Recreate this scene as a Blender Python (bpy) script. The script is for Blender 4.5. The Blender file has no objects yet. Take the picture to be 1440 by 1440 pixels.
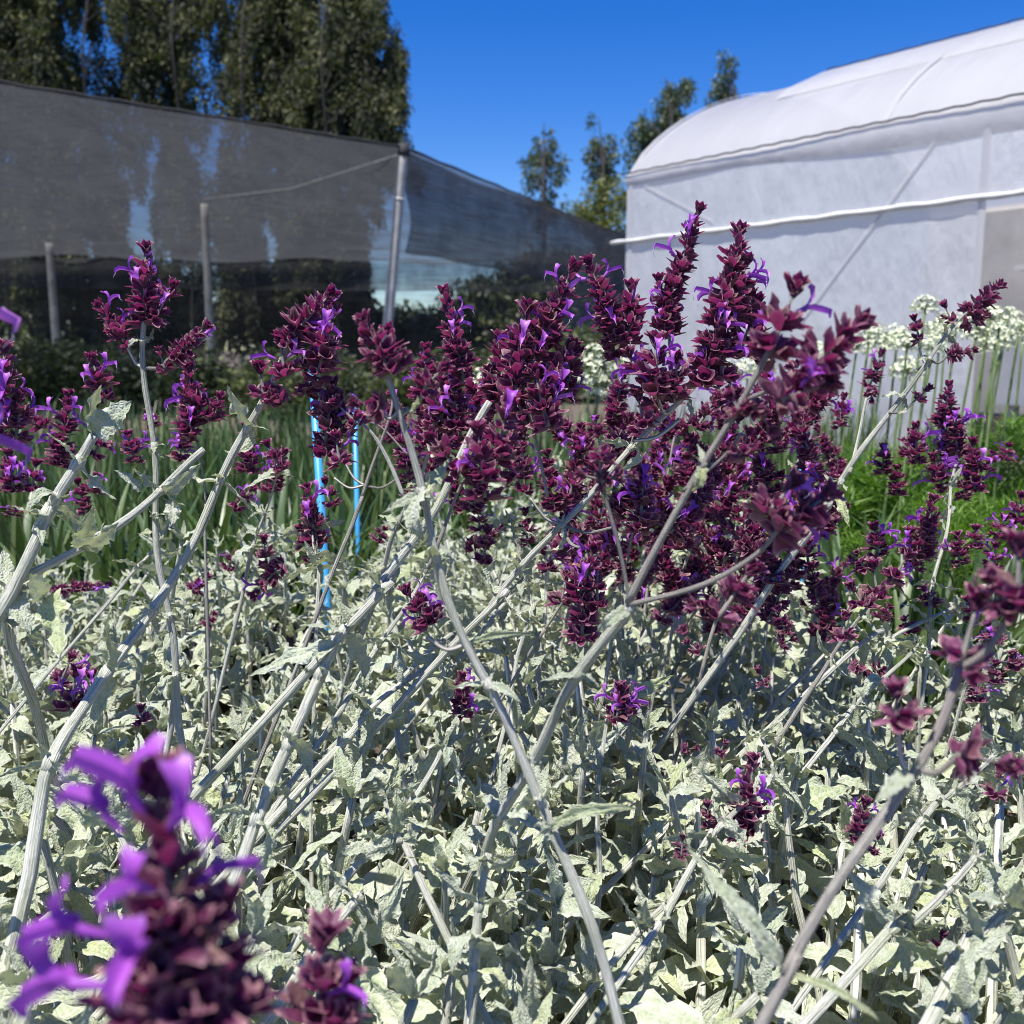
import bpy, math, random
import numpy as np
from mathutils import Vector, Matrix, Quaternion

R = math.radians
random.seed(7)
rnd = random.random
uni = random.uniform
sc = bpy.context.scene
C = sc.collection

# ---------------------------------------------------------------- camera
CAMZ = 0.75
PITCH = R(9.2)
F = 1413.0                       # focal length in photo pixels (1440 px frame)
cam_d = bpy.data.cameras.new('camera')
cam = bpy.data.objects.new('camera', cam_d)
C.objects.link(cam)
cam.location = (0, 0, CAMZ)
cam.rotation_euler = (R(90) - PITCH, 0, 0)
cam_d.sensor_width = 36
cam_d.lens = F / 1440 * 36
cam_d.clip_start = 0.02
cam_d.clip_end = 900
cam_d.dof.use_dof = True
cam_d.dof.focus_distance = 0.88
cam_d.dof.aperture_fstop = 9.8
sc.camera = cam

# ---------------------------------------------------------------- sky and sun
SUN_EL, SUN_AZ = R(69), R(-140)          # azimuth from +Y towards +X: behind the camera, to its left
to_sun = Vector((math.cos(SUN_EL) * math.sin(SUN_AZ), math.cos(SUN_EL) * math.cos(SUN_AZ), math.sin(SUN_EL)))
w = bpy.data.worlds.new('World')
sc.world = w
w.use_nodes = True
wn = w.node_tree.nodes
wl = w.node_tree.links
bg = wn['Background']
sky = wn.new('ShaderNodeTexSky')
sky.sky_type = 'NISHITA'
sky.sun_disc = False
sky.sun_elevation = SUN_EL
sky.sun_rotation = SUN_AZ
sky.altitude = 600
sky.air_density = 1.0
sky.dust_density = 0.15
sky.ozone_density = 4.0
hs = wn.new('ShaderNodeHueSaturation')
hs.inputs['Saturation'].default_value = 1.42
hs.inputs['Hue'].default_value = 0.519
wl.new(sky.outputs['Color'], hs.inputs['Color'])
wl.new(hs.outputs['Color'], bg.inputs['Color'])
bg.inputs['Strength'].default_value = 0.100
sun_d = bpy.data.lights.new('sun', 'SUN')
sun_d.energy = 5.0
sun_d.angle = R(0.53)
sun_d.color = (1.0, 0.965, 0.90)
sun = bpy.data.objects.new('sun', sun_d)
C.objects.link(sun)
sun.rotation_euler = (-to_sun).to_track_quat('-Z', 'Y').to_euler()
vs = sc.view_settings
vs.view_transform = 'Standard'
vs.look = 'None'
vs.exposure = 0.68
vs.gamma = 1.0
sc.cycles.use_denoising = True
sc.cycles.filter_width = 1.0
sc.cycles.transparent_max_bounces = 12
sc.cycles.max_bounces = 5
sc.cycles.diffuse_bounces = 4
sc.cycles.sample_clamp_indirect = 6.0

# ---------------------------------------------------------------- helpers
CP, SP = math.cos(PITCH), math.sin(PITCH)


def ray(px, py):
    x = (px - 720) / F
    y = (720 - py) / F
    return Vector((x, CP + y * SP, y * CP - SP))


def P(px, py, d):
    """The place d metres in front of the camera seen at that pixel of the photograph."""
    return Vector((0, 0, CAMZ)) + ray(px, py) * d


def PH(px, py, z):
    """The place at height z seen at that pixel."""
    r = ray(px, py)
    return Vector((0, 0, CAMZ)) + r * ((z - CAMZ) / r.z)


def mesh_of(name, V, Fc, mat=None, smooth=True, uv=None, rim=None):
    me = bpy.data.meshes.new(name)
    me.from_pydata([tuple(v) for v in V], [], Fc)
    if smooth:
        me.polygons.foreach_set('use_smooth', [True] * len(me.polygons))
    if uv is not None:
        l = me.uv_layers.new(name='UVMap')
        idx = np.empty(len(me.loops), dtype=np.int32)
        me.loops.foreach_get('vertex_index', idx)
        l.data.foreach_set('uv', np.asarray(uv, dtype=np.float32)[idx].ravel())
    if rim is not None:
        a = me.attributes.new('rim', 'FLOAT', 'POINT')
        a.data.foreach_set('value', np.asarray(rim, dtype=np.float32))
    if mat:
        me.materials.append(mat)
    return me


def link(name, me, parent=None, M=None, kind=None):
    o = bpy.data.objects.new(name, me)
    C.objects.link(o)
    if parent is not None:
        o.parent = parent
    if M is not None:
        o.matrix_basis = M
    if kind:
        o['kind'] = kind
    return o


def tag(o, label, cat, group=None):
    o['label'] = label
    o['category'] = cat
    if group:
        o['group'] = group
    return o


def thing(name, loc, label, cat, group=None):
    o = link(name, None, None, Matrix.Translation(loc))
    o.empty_display_size = 0.05
    return tag(o, label, cat, group)


def local(root, M):
    return Matrix.Translation(-Vector(root.matrix_basis.translation)) @ M


class MB:
    def __init__(s):
        s.V, s.F, s.U, s.R = [], [], [], []

    def add(s, V, Fc, uv=None, rim=None):
        b = len(s.V)
        s.V += [Vector(v) for v in V]
        s.F += [tuple(i + b for i in f) for f in Fc]
        s.U += uv if uv is not None else [(0, 0)] * len(V)
        s.R += rim if rim is not None else [0.0] * len(V)

    def box(s, c, size, M=None):
        x, y, z = (q / 2 for q in size)
        V = [Vector((i * x, j * y, k * z)) for i in (-1, 1) for j in (-1, 1) for k in (-1, 1)]
        if M is not None:
            V = [M @ v for v in V]
        V = [v + Vector(c) for v in V]
        s.add(V, [(0, 1, 3, 2), (4, 6, 7, 5), (0, 4, 5, 1), (2, 3, 7, 6), (0, 2, 6, 4), (1, 5, 7, 3)])

    def me(s, name, mat, smooth=True, origin=None):
        V = s.V if origin is None else [v - Vector(origin) for v in s.V]
        return mesh_of(name, V, s.F, mat, smooth, s.U, s.R)


def catmull(pts, n=5):
    """Smooth a list of (Vector, radius)."""
    if len(pts) < 3:
        a, b = pts
        return [(a[0].lerp(b[0], t / n), a[1] + (b[1] - a[1]) * t / n) for t in range(n + 1)]
    out = []
    for i in range(len(pts) - 1):
        p0 = pts[max(i - 1, 0)]
        p1, p2 = pts[i], pts[i + 1]
        p3 = pts[min(i + 2, len(pts) - 1)]
        for k in range(n):
            t = k / n
            t2, t3 = t * t, t * t * t
            v = 0.5 * ((2 * p1[0]) + (p2[0] - p0[0]) * t + (2 * p0[0] - 5 * p1[0] + 4 * p2[0] - p3[0]) * t2
                       + (3 * p1[0] - p0[0] - 3 * p2[0] + p3[0]) * t3)
            out.append((v, p1[1] + (p2[1] - p1[1]) * t))
    out.append(pts[-1])
    return out


def tube(mb, path, sides=8, square=0.0, cap=True, rim=None):
    """path: list of (Vector, radius). square>0 pushes the section towards four flat faces."""
    up = Vector((0.31, 0.2, 0.93))
    V, U, Fc = [], [], []
    run = 0
    n = len(path)
    prev = None
    for i, (p, r) in enumerate(path):
        a = path[max(i - 1, 0)][0]
        b = path[min(i + 1, n - 1)][0]
        t = (b - a)
        t = t.normalized() if t.length > 1e-9 else Vector((0, 0, 1))
        if prev is None:
            x = t.cross(up)
            if x.length < 1e-3:
                x = t.cross(Vector((1, 0, 0)))
            x.normalize()
        else:
            x = (prev - t * prev.dot(t)).normalized()
        prev = x
        y = t.cross(x)
        if i:
            run += (p - path[i - 1][0]).length
        for k in range(sides):
            an = 2 * math.pi * k / sides
            rr = r * (1 + square * math.cos(4 * an))
            V.append(p + (x * math.cos(an) + y * math.sin(an)) * rr)
            U.append((k / sides if k <= sides / 2 else 1 - k / sides, run))
    for i in range(n - 1):
        for k in range(sides):
            k2 = (k + 1) % sides
            Fc.append((i * sides + k, i * sides + k2, (i + 1) * sides + k2, (i + 1) * sides + k))
    if cap:
        Fc.append(tuple(range(sides))[::-1])
        Fc.append(tuple((n - 1) * sides + k for k in range(sides)))
    mb.add(V, Fc, U, [rim] * len(V) if rim is not None else None)


# ---------------------------------------------------------------- materials
def M(name):
    m = bpy.data.materials.new(name)
    m.use_nodes = True
    return m, m.node_tree.nodes, m.node_tree.links, m.node_tree.nodes['Principled BSDF']


def ramp(n, stops):
    r = n.new('ShaderNodeValToRGB')
    e = r.color_ramp.elements
    while len(e) < len(stops):
        e.new(0.5)
    for el, (p, c) in zip(e, stops):
        el.position = p
        el.color = (*c, 1)
    return r


def noise(n, l, scale, detail=3, vec=None, rough=0.5):
    t = n.new('ShaderNodeTexNoise')
    t.inputs['Scale'].default_value = scale
    t.inputs['Detail'].default_value = detail
    t.inputs['Roughness'].default_value = rough
    if vec is not None:
        l.new(vec, t.inputs['Vector'])
    return t


def mixc(n, l, a, b, fac, mode='MIX'):
    m = n.new('ShaderNodeMix')
    m.data_type = 'RGBA'
    m.blend_type = mode
    for s, v in ((m.inputs[0], fac), (m.inputs[6], a), (m.inputs[7], b)):
        if hasattr(v, 'node'):
            l.new(v, s)
        elif isinstance(v, (int, float)):
            s.default_value = v
        else:
            s.default_value = (*v, 1)
    return m.outputs[2]


def bump(n, l, h, strength, dist, b):
    k = n.new('ShaderNodeBump')
    k.inputs['Strength'].default_value = strength
    k.inputs['Distance'].default_value = dist
    l.new(h, k.inputs['Height'])
    l.new(k.outputs[0], b.inputs['Normal'])
    return k


def translucent_mix(n, l, b, color, fac):
    t = n.new('ShaderNodeBsdfTranslucent')
    if hasattr(color, 'node'):
        l.new(color, t.inputs['Color'])
    else:
        t.inputs['Color'].default_value = (*color, 1)
    mx = n.new('ShaderNodeMixShader')
    mx.inputs[0].default_value = fac
    l.new(b.outputs[0], mx.inputs[1])
    l.new(t.outputs[0], mx.inputs[2])
    out = [q for q in n if q.type == 'OUTPUT_MATERIAL'][0]
    l.new(mx.outputs[0], out.inputs['Surface'])


def mat_felt():
    m, n, l, b = M('felted_leaf')
    tc = n.new('ShaderNodeTexCoord')
    oi = n.new('ShaderNodeObjectInfo')
    gi = n.new('ShaderNodeNewGeometry')
    sm0 = n.new('ShaderNodeMath')
    sm0.operation = 'ADD'
    l.new(oi.outputs['Random'], sm0.inputs[0])
    l.new(gi.outputs['Random Per Island'], sm0.inputs[1])
    rn = n.new('ShaderNodeMath')
    rn.operation = 'FRACT'
    l.new(sm0.outputs[0], rn.inputs[0])
    uvn = n.new('ShaderNodeUVMap')
    mpn = n.new('ShaderNodeMapping')
    mpn.inputs['Scale'].default_value = (.36, 1, 1)
    l.new(uvn.outputs[0], mpn.inputs[0])
    of = n.new('ShaderNodeCombineXYZ')
    m9 = n.new('ShaderNodeMath')
    m9.operation = 'MULTIPLY'
    m9.inputs[1].default_value = 37.0
    l.new(rn.outputs[0], m9.inputs[0])
    l.new(m9.outputs[0], of.inputs[2])
    vadd = n.new('ShaderNodeVectorMath')
    l.new(mpn.outputs[0], vadd.inputs[0])
    l.new(of.outputs[0], vadd.inputs[1])
    LV = vadd.outputs[0]
    base = ramp(n, [(0.0, (.44, .50, .385)), (0.35, (.52, .56, .45)), (0.62, (.58, .605, .505)), (0.8, (.54, .575, .37)), (0.92, (.48, .53, .19)), (1.0, (.36, .425, .29))])
    l.new(rn.outputs[0], base.inputs[0])
    vo = n.new('ShaderNodeTexVoronoi')
    vo.feature = 'DISTANCE_TO_EDGE'
    vo.inputs['Scale'].default_value = 15
    l.new(LV, vo.inputs['Vector'])
    n1 = noise(n, l, 5, 4, LV)
    r1 = ramp(n, [(0.38, (0, 0, 0)), (0.60, (1, 1, 1))])
    l.new(n1.outputs[0], r1.inputs[0])
    c = mixc(n, l, base.outputs[0], (.30, .42, .22), r1.outputs[0])
    mx = n.new('ShaderNodeMath')
    mx.operation = 'MULTIPLY'
    mx.inputs[1].default_value = 0.65
    l.new(r1.outputs[0], mx.inputs[0])
    c = mixc(n, l, base.outputs[0], (.34, .415, .21), mx.outputs[0])
    # white felt on veins and rim
    rv = ramp(n, [(0.0, (1, 1, 1)), (0.16, (0, 0, 0))])
    l.new(vo.outputs['Distance'], rv.inputs[0])
    at = n.new('ShaderNodeAttribute')
    at.attribute_name = 'rim'
    ad = n.new('ShaderNodeMath')
    ad.operation = 'MULTIPLY_ADD'
    ad.use_clamp = True
    ad.inputs[1].default_value = 0.36
    l.new(rv.outputs[0], ad.inputs[0])
    l.new(at.outputs['Fac'], ad.inputs[2])
    c = mixc(n, l, c, (.70, .70, .59), ad.outputs[0])
    # the underside is paler and greyer
    ge = n.new('ShaderNodeNewGeometry')
    mb_ = n.new('ShaderNodeMath')
    mb_.operation = 'MULTIPLY'
    mb_.inputs[1].default_value = 0.45
    l.new(ge.outputs['Backfacing'], mb_.inputs[0])
    c = mixc(n, l, c, (.52, .535, .42), mb_.outputs[0])
    l.new(c, b.inputs['Base Color'])
    b.inputs['Roughness'].default_value = 0.85
    b.inputs['Specular IOR Level'].default_value = 0.25
    b.inputs['Sheen Weight'].default_value = 0.2
    b.inputs['Sheen Roughness'].default_value = 0.5
    n2 = noise(n, l, 60, 3, LV)
    sm = n.new('ShaderNodeMath')
    sm.operation = 'MULTIPLY_ADD'
    sm.inputs[1].default_value = 0.35
    l.new(n2.outputs[0], sm.inputs[0])
    l.new(vo.outputs['Distance'], sm.inputs[2])
    bump(n, l, sm.outputs[0], 0.7, 0.004, b)
    translucent_mix(n, l, b, (.52, .57, .28), 0.22)
    return m


def mat_stem(name, light, dark, tinge=None):
    m, n, l, b = M(name)
    uv = n.new('ShaderNodeUVMap')
    mp = n.new('ShaderNodeMapping')
    mp.inputs['Scale'].default_value = (20, 9, 1)
    l.new(uv.outputs[0], mp.inputs[0])
    n1 = noise(n, l, 1.0, 4, mp.outputs[0], 0.6)
    r1 = ramp(n, [(0.38, dark), (0.47, tuple((a * .6 + c * .4) for a, c in zip(light, dark))), (0.56, light)])
    l.new(n1.outputs[0], r1.inputs[0])
    c = r1.outputs[0]
    tc = n.new('ShaderNodeTexCoord')
    n2 = noise(n, l, 14, 2, tc.outputs['Object'])
    r2 = ramp(n, [(0.48, (0, 0, 0)), (0.7, (1, 1, 1))])
    l.new(n2.outputs[0], r2.inputs[0])
    mm = n.new('ShaderNodeMath')
    mm.operation = 'MULTIPLY'
    mm.inputs[1].default_value = 0.5
    l.new(r2.outputs[0], mm.inputs[0])
    c = mixc(n, l, c, tinge or (.42, .46, .27), mm.outputs[0])
    l.new(c, b.inputs['Base Color'])
    b.inputs['Roughness'].default_value = 0.8
    b.inputs['Specular IOR Level'].default_value = 0.25
    b.inputs['Sheen Weight'].default_value = 0.25
    bump(n, l, n1.outputs[0], 1.0, 0.006, b)
    return m


def mat_calyx():
    m, n, l, b = M('burgundy_calyx')
    oi = n.new('ShaderNodeObjectInfo')
    ge = n.new('ShaderNodeNewGeometry')
    ad = n.new('ShaderNodeMath')
    ad.operation = 'ADD'
    l.new(oi.outputs['Random'], ad.inputs[0])
    l.new(ge.outputs['Random Per Island'], ad.inputs[1])
    fr = n.new('ShaderNodeMath')
    fr.operation = 'FRACT'
    l.new(ad.outputs[0], fr.inputs[0])
    r = ramp(n, [(0.0, (.060, .010, .040)), (0.3, (.135, .022, .080)), (0.55, (.215, .042, .130)), (0.8, (.32, .11, .215)), (0.9, (.21, .12, .095)), (1.0, (.31, .21, .165))])
    l.new(fr.outputs[0], r.inputs[0])
    tc = n.new('ShaderNodeTexCoord')
    n1 = noise(n, l, 260, 3, tc.outputs['Object'])
    c = mixc(n, l, r.outputs[0], (.05, .006, .022), n1.outputs[0])
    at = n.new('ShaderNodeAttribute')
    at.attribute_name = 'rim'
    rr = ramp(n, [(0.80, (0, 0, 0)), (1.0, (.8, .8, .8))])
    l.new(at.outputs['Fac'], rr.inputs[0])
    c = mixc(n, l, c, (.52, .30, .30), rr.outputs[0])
    l.new(c, b.inputs['Base Color'])
    b.inputs['Roughness'].default_value = 0.55
    b.inputs['Specular IOR Level'].default_value = 0.35
    b.inputs['Sheen Weight'].default_value = 0.25
    b.inputs['Sheen Tint'].default_value = (.9, .6, .75, 1)
    bump(n, l, n1.outputs[0], 0.5, 0.0015, b)
    translucent_mix(n, l, b, (.46, .03, .21), 0.22)
    return m


def mat_corolla():
    m, n, l, b = M('violet_petal')
    at = n.new('ShaderNodeAttribute')
    at.attribute_name = 'rim'
    oi = n.new('ShaderNodeObjectInfo')
    base = ramp(n, [(0, (.28, .045, .42)), (0.6, (.40, .09, .52)), (1, (.52, .18, .60))])
    l.new(oi.outputs['Random'], base.inputs[0])
    rr = ramp(n, [(0.58, (0, 0, 0)), (1.0, (1, 1, 1))])
    l.new(at.outputs['Fac'], rr.inputs[0])
    c = mixc(n, l, base.outputs[0], (.66, .55, .78), rr.outputs[0])
    l.new(c, b.inputs['Base Color'])
    b.inputs['Roughness'].default_value = 0.5
    translucent_mix(n, l, b, (.45, .12, .72), 0.3)
    return m


def mat_plain(name, col, rough=0.6, var=0.25, scale=6, metallic=0, bmp=0.0, coord='Object'):
    m, n, l, b = M(name)
    tc = n.new('ShaderNodeTexCoord')
    n1 = noise(n, l, scale, 5, tc.outputs[coord], 0.6)
    lo = tuple(c * (1 - var) for c in col)
    hi = tuple(min(1, c * (1 + var)) for c in col)
    r = ramp(n, [(0.3, lo), (0.7, hi)])
    l.new(n1.outputs[0], r.inputs[0])
    l.new(r.outputs[0], b.inputs['Base Color'])
    b.inputs['Roughness'].default_value = rough
    b.inputs['Metallic'].default_value = metallic
    if bmp:
        bump(n, l, n1.outputs[0], bmp, 0.02, b)
    return m


def mat_green(name, stops, trans, fac=0.25, rough=0.5, patch=0.0):
    """Leaves whose green differs from leaf to leaf."""
    m, n, l, b = M(name)
    oi = n.new('ShaderNodeObjectInfo')
    ge = n.new('ShaderNodeNewGeometry')
    ad = n.new('ShaderNodeMath')
    ad.operation = 'ADD'
    l.new(oi.outputs['Random'], ad.inputs[0])
    l.new(ge.outputs['Random Per Island'], ad.inputs[1])
    fr = n.new('ShaderNodeMath')
    fr.operation = 'FRACT'
    l.new(ad.outputs[0], fr.inputs[0])
    r = ramp(n, stops)
    l.new(fr.outputs[0], r.inputs[0])
    c = r.outputs[0]
    if patch:
        tc = n.new('ShaderNodeTexCoord')
        n1 = noise(n, l, patch, 2, tc.outputs['Object'])
        r2 = ramp(n, [(0.42, (.40, .42, .45)), (0.60, (1.6, 1.5, 1.25))])
        l.new(n1.outputs[0], r2.inputs[0])
        c = mixc(n, l, c, r2.outputs[0], 1.0, 'MULTIPLY')
    l.new(c, b.inputs['Base Color'])
    b.inputs['Roughness'].default_value = rough
    translucent_mix(n, l, b, trans, fac)
    return m


def mat_shade(name='grey_shade_net', lo=.60, hi=.90):
    m, n, l, b = M(name)
    uv = n.new('ShaderNodeUVMap')
    mp = n.new('ShaderNodeMapping')
    mp.inputs['Scale'].default_value = (1.1, 0.22, 1)
    l.new(uv.outputs[0], mp.inputs[0])
    n1 = noise(n, l, 1.6, 5, mp.outputs[0], 0.6)
    mp2 = n.new('ShaderNodeMapping')
    mp2.inputs['Scale'].default_value = (0.3, 5, 1)
    l.new(uv.outputs[0], mp2.inputs[0])
    n2 = noise(n, l, 2.0, 3, mp2.outputs[0], 0.6)
    ml = n.new('ShaderNodeMath')
    ml.operation = 'ADD'
    l.new(n1.outputs[0], ml.inputs[0])
    l.new(n2.outputs[0], ml.inputs[1])
    mr = n.new('ShaderNodeMapRange')
    mr.inputs[1].default_value = 0.75
    mr.inputs[2].default_value = 1.3
    mr.inputs[3].default_value = hi
    mr.inputs[4].default_value = lo
    l.new(ml.outputs[0], mr.inputs[0])
    b.inputs['Base Color'].default_value = (.085, .09, .098, 1)
    b.inputs['Roughness'].default_value = 0.7
    t = n.new('ShaderNodeBsdfTranslucent')
    t.inputs['Color'].default_value = (.076, .080, .087, 1)
    mx = n.new('ShaderNodeMixShader')
    mx.inputs[0].default_value = 0.5
    l.new(b.outputs[0], mx.inputs[1])
    l.new(t.outputs[0], mx.inputs[2])
    tr = n.new('ShaderNodeBsdfTransparent')
    m2 = n.new('ShaderNodeMixShader')
    l.new(mr.outputs[0], m2.inputs[0])
    l.new(tr.outputs[0], m2.inputs[1])
    l.new(mx.outputs[0], m2.inputs[2])
    out = [q for q in n if q.type == 'OUTPUT_MATERIAL'][0]
    l.new(m2.outputs[0], out.inputs['Surface'])
    return m


def mat_film(name, col, alpha, bstr=0.35):
    m, n, l, b = M(name)
    uv = n.new('ShaderNodeUVMap')
    mp = n.new('ShaderNodeMapping')
    mp.inputs['Scale'].default_value = (2.6, 0.9, 1)
    l.new(uv.outputs[0], mp.inputs[0])
    n1 = noise(n, l, 1.5, 4, mp.outputs[0], 0.55)
    n3 = noise(n, l, 0.35, 3, mp.outputs[0], 0.5)
    r = ramp(n, [(0.3, tuple(c * 0.88 for c in col)), (0.7, col)])
    l.new(n3.outputs[0], r.inputs[0])
    l.new(r.outputs[0], b.inputs['Base Color'])
    b.inputs['Roughness'].default_value = 0.22
    b.inputs['Specular IOR Level'].default_value = 0.4
    bump(n, l, n1.outputs[0], bstr, 0.12, b)
    t = n.new('ShaderNodeBsdfTranslucent')
    t.inputs['Color'].default_value = (*col, 1)
    mx = n.new('ShaderNodeMixShader')
    mx.inputs[0].default_value = 0.5
    l.new(b.outputs[0], mx.inputs[1])
    l.new(t.outputs[0], mx.inputs[2])
    tr = n.new('ShaderNodeBsdfTransparent')
    m2 = n.new('ShaderNodeMixShader')
    m2.inputs[0].default_value = alpha
    l.new(tr.outputs[0], m2.inputs[1])
    l.new(mx.outputs[0], m2.inputs[2])
    out = [q for q in n if q.type == 'OUTPUT_MATERIAL'][0]
    l.new(m2.outputs[0], out.inputs['Surface'])
    return m


FELT = mat_felt()
STEM = mat_stem('felted_stem', (.82, .80, .70), (.36, .39, .26))
BRANCH = mat_stem('flower_branch', (.56, .53, .45), (.25, .21, .17), (.38, .28, .27))
CALYX = mat_calyx()
PETAL = mat_corolla()
STRAP = mat_green('strap_leaf_green', [(0, (.030, .060, .018)), (0.5, (.060, .108, .030)), (0.85, (.10, .155, .045)), (1, (.17, .20, .07))], (.14, .24, .04), 0.2, 0.4)
FEATHER = mat_green('feathery_green', [(0, (.06, .14, .012)), (0.6, (.11, .22, .02)), (1, (.17, .28, .04))], (.22, .42, .02), 0.3, 0.55)
EUCA = mat_green('eucalyptus_leaf', [(0, (.022, .032, .013)), (0.5, (.048, .060, .025)), (0.85, (.09, .098, .042)), (1, (.17, .165, .08))], (.14, .18, .03), 0.2, 0.75, .7)
PINE = mat_green('far_tree_leaf', [(0, (.035, .055, .022)), (0.6, (.07, .10, .042)), (1, (.12, .15, .07))], (.12, .18, .04), 0.2, 0.5)
BUSH = mat_green('olive_bush_leaf', [(0, (.07, .09, .015)), (0.6, (.13, .15, .025)), (1, (.2, .2, .05))], (.2, .24, .03), 0.25, 0.5)
DARKSHRUB = mat_green('dark_shrub_leaf', [(0, (.030, .045, .018)), (0.6, (.065, .09, .032)), (0.9, (.12, .14, .055)), (1, (.22, .22, .10))], (.14, .19, .05), 0.2, 0.5, 2.2)
STALK = mat_plain('green_stalk', (.16, .22, .07), 0.5, 0.3, 30)
FLORET = mat_plain('white_floret', (.72, .75, .52), 0.6, 0.1, 60)
BARK = mat_plain('eucalyptus_bark', (.018, .015, .013), 0.85, 0.4, 2, bmp=0.5)
POST = mat_plain('weathered_grey_post', (.40, .39, .355), 0.85, 0.3, 5, bmp=0.4)
SHADE = mat_shade()
THIN = mat_shade('thin_shade_net', .22, .48)
FILM = mat_film('white_greenhouse_film', (.80, .82, .845), 0.84, .5)
ROOF = mat_film('white_roof_film', (.74, .73, .735), 0.93, 0.2)
PIPE = mat_plain('white_pipe', (.66, .65, .60), 0.4, 0.08, 8)
CORD = mat_plain('black_cord', (.03, .03, .03), 0.8, 0.3, 30)
BLUE = mat_plain('blue_painted_stake', (.05, .33, .68), 0.4, 0.15, 14)
POTM = mat_plain('black_pot_plastic', (.018, .018, .019), 0.45, 0.3, 10)
BEIGE = mat_plain('beige_bench_cloth', (.78, .74, .68), 0.8, 0.15, 2)
LITTER = mat_plain('dry_leaf', (.33, .24, .13), 0.8, 0.4, 30)

# ---------------------------------------------------------------- ground
gm, gn, gl, gb = M('nursery_soil')
tc = gn.new('ShaderNodeTexCoord')
g1 = noise(gn, gl, 1.3, 6, tc.outputs['Object'], 0.65)
g2 = noise(gn, gl, 45, 5, tc.outputs['Object'], 0.7)
gr = ramp(gn, [(0.3, (.055, .042, .03)), (0.55, (.10, .078, .055)), (0.8, (.17, .135, .10))])
gl.new(g2.outputs[0], gr.inputs[0])
gc = mixc(gn, gl, gr.outputs[0], (.16, .13, .10), g1.outputs[0])
gl.new(gc, gb.inputs['Base Color'])
gb.inputs['Roughness'].default_value = 0.95
bump(gn, gl, g2.outputs[0], 0.8, 0.03, gb)
S = 400
ground = link('ground', mesh_of('ground', [(-S, -S, 0), (S, -S, 0), (S, S, 0), (-S, S, 0)], [(0, 1, 2, 3)], gm, False))
ground['kind'] = 'structure'


# ---------------------------------------------------------------- shade house
def grid_me(name, fn, nu, nv, mat, su, sv):
    V, U, Fc = [], [], []
    for j in range(nv + 1):
        for i in range(nu + 1):
            V.append(fn(i / nu, j / nv))
            U.append((i / nu * su, j / nv * sv))
    for j in range(nv):
        for i in range(nu):
            a = j * (nu + 1) + i
            Fc.append((a, a + 1, a + nu + 2, a + nu + 1))
    return mesh_of(name, V, Fc, mat, True, U)


SH = 3.2
K = PH(568, 208, SH)
A0 = PH(0, 117, SH)
A = K + (A0 - K) * 1.9
Rr = PH(885, 327, SH)
R2 = K + (Rr - K) * 1.9
B = A + (R2 - K) + Vector((-16, 2, 0))
sh = thing('shade_house', (K.x, K.y, 0), 'dark grey shade net house on wooden posts across the left background', 'shade house')
shl = lambda v: Vector(v) - Vector((K.x, K.y, 0))


def roof_fn(u, v):
    p = (A.lerp(K, u)).lerp(B.lerp(R2, u), v)
    # tight at the edges, sagging between the wires, little folds across
    sag = 0.16 * abs(math.sin(u * math.pi * 4)) * (0.35 + abs(math.sin(v * math.pi * 5)))
    sag += 0.05 * math.sin(u * 46 + 3 * math.sin(v * 9)) * (1 - u) * math.sin(min(1, v * 3) * math.pi / 2)
    edge = 0.10 * math.sin(v * math.pi) if u > 0.98 else 0
    return shl(p) - Vector((0, 0, sag * (0 if v < 0.001 else 1) + edge))


link('roof_net', grid_me('roof_net', roof_fn, 90, 70, SHADE, 14, 26), sh)


def wall_fn(P0, P1, z0, z1, amp, k, ph=0, sag=0.0):
    d = (P1 - P0)
    nrm = Vector((-d.y, d.x, 0)).normalized()

    def f(u, v):
        p = P0.lerp(P1, u)
        z = z1 + (z0 - z1) * v - sag * math.sin(u * math.pi) * v - 0.06 * abs(math.sin(u * math.pi * 4)) * (1 - v)
        o = amp * math.sin(u * k + ph + 1.3 * math.sin(u * k * .37)) * (0.2 + v) + 0.05 * math.sin(v * 7 + u * 5)
        return shl(Vector((p.x, p.y, z)) + nrm * o)
    return f


# net hanging along the right side, upper band; back walls in bands with gaps between them
link('side_net', grid_me('side_net', wall_fn(K + Vector((.02, .02, 0)), R2, 1.95, SH - .03, .06, 70), 110, 10, SHADE, 18, 3), sh)
link('side_net', grid_me('side_net_low', wall_fn(K.lerp(R2, .30), R2, 0.1, 2.1, .05, 60, 1), 80, 8, SHADE, 12, 4), sh)
link('back_net', grid_me('back_net', wall_fn(B, R2, 2.35, SH - .02, .10, 60, 2), 120, 6, SHADE, 30, 2), sh)
link('back_net', grid_me('back_net_mid', wall_fn(B, R2, .35, 2.40, .10, 50, 4, .0), 120, 6, THIN, 30, 2), sh)
lf = A + (B - A) * 0.05
link('back_net', grid_me('left_net', wall_fn(A + Vector((-3, 2, 0)), B, .6, SH - .02, .10, 50, 4), 100, 8, THIN, 26, 6), sh)


def post(base, top, r, name='post', mat=POST, parent=sh):
    mb = MB()
    tube(mb, catmull([(shl(base), r * 1.08), (shl(base.lerp(top, .5)), r), (shl(top), r * .95)], 5), 10)
    link(name, mb.me(name, mat), parent)


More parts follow.
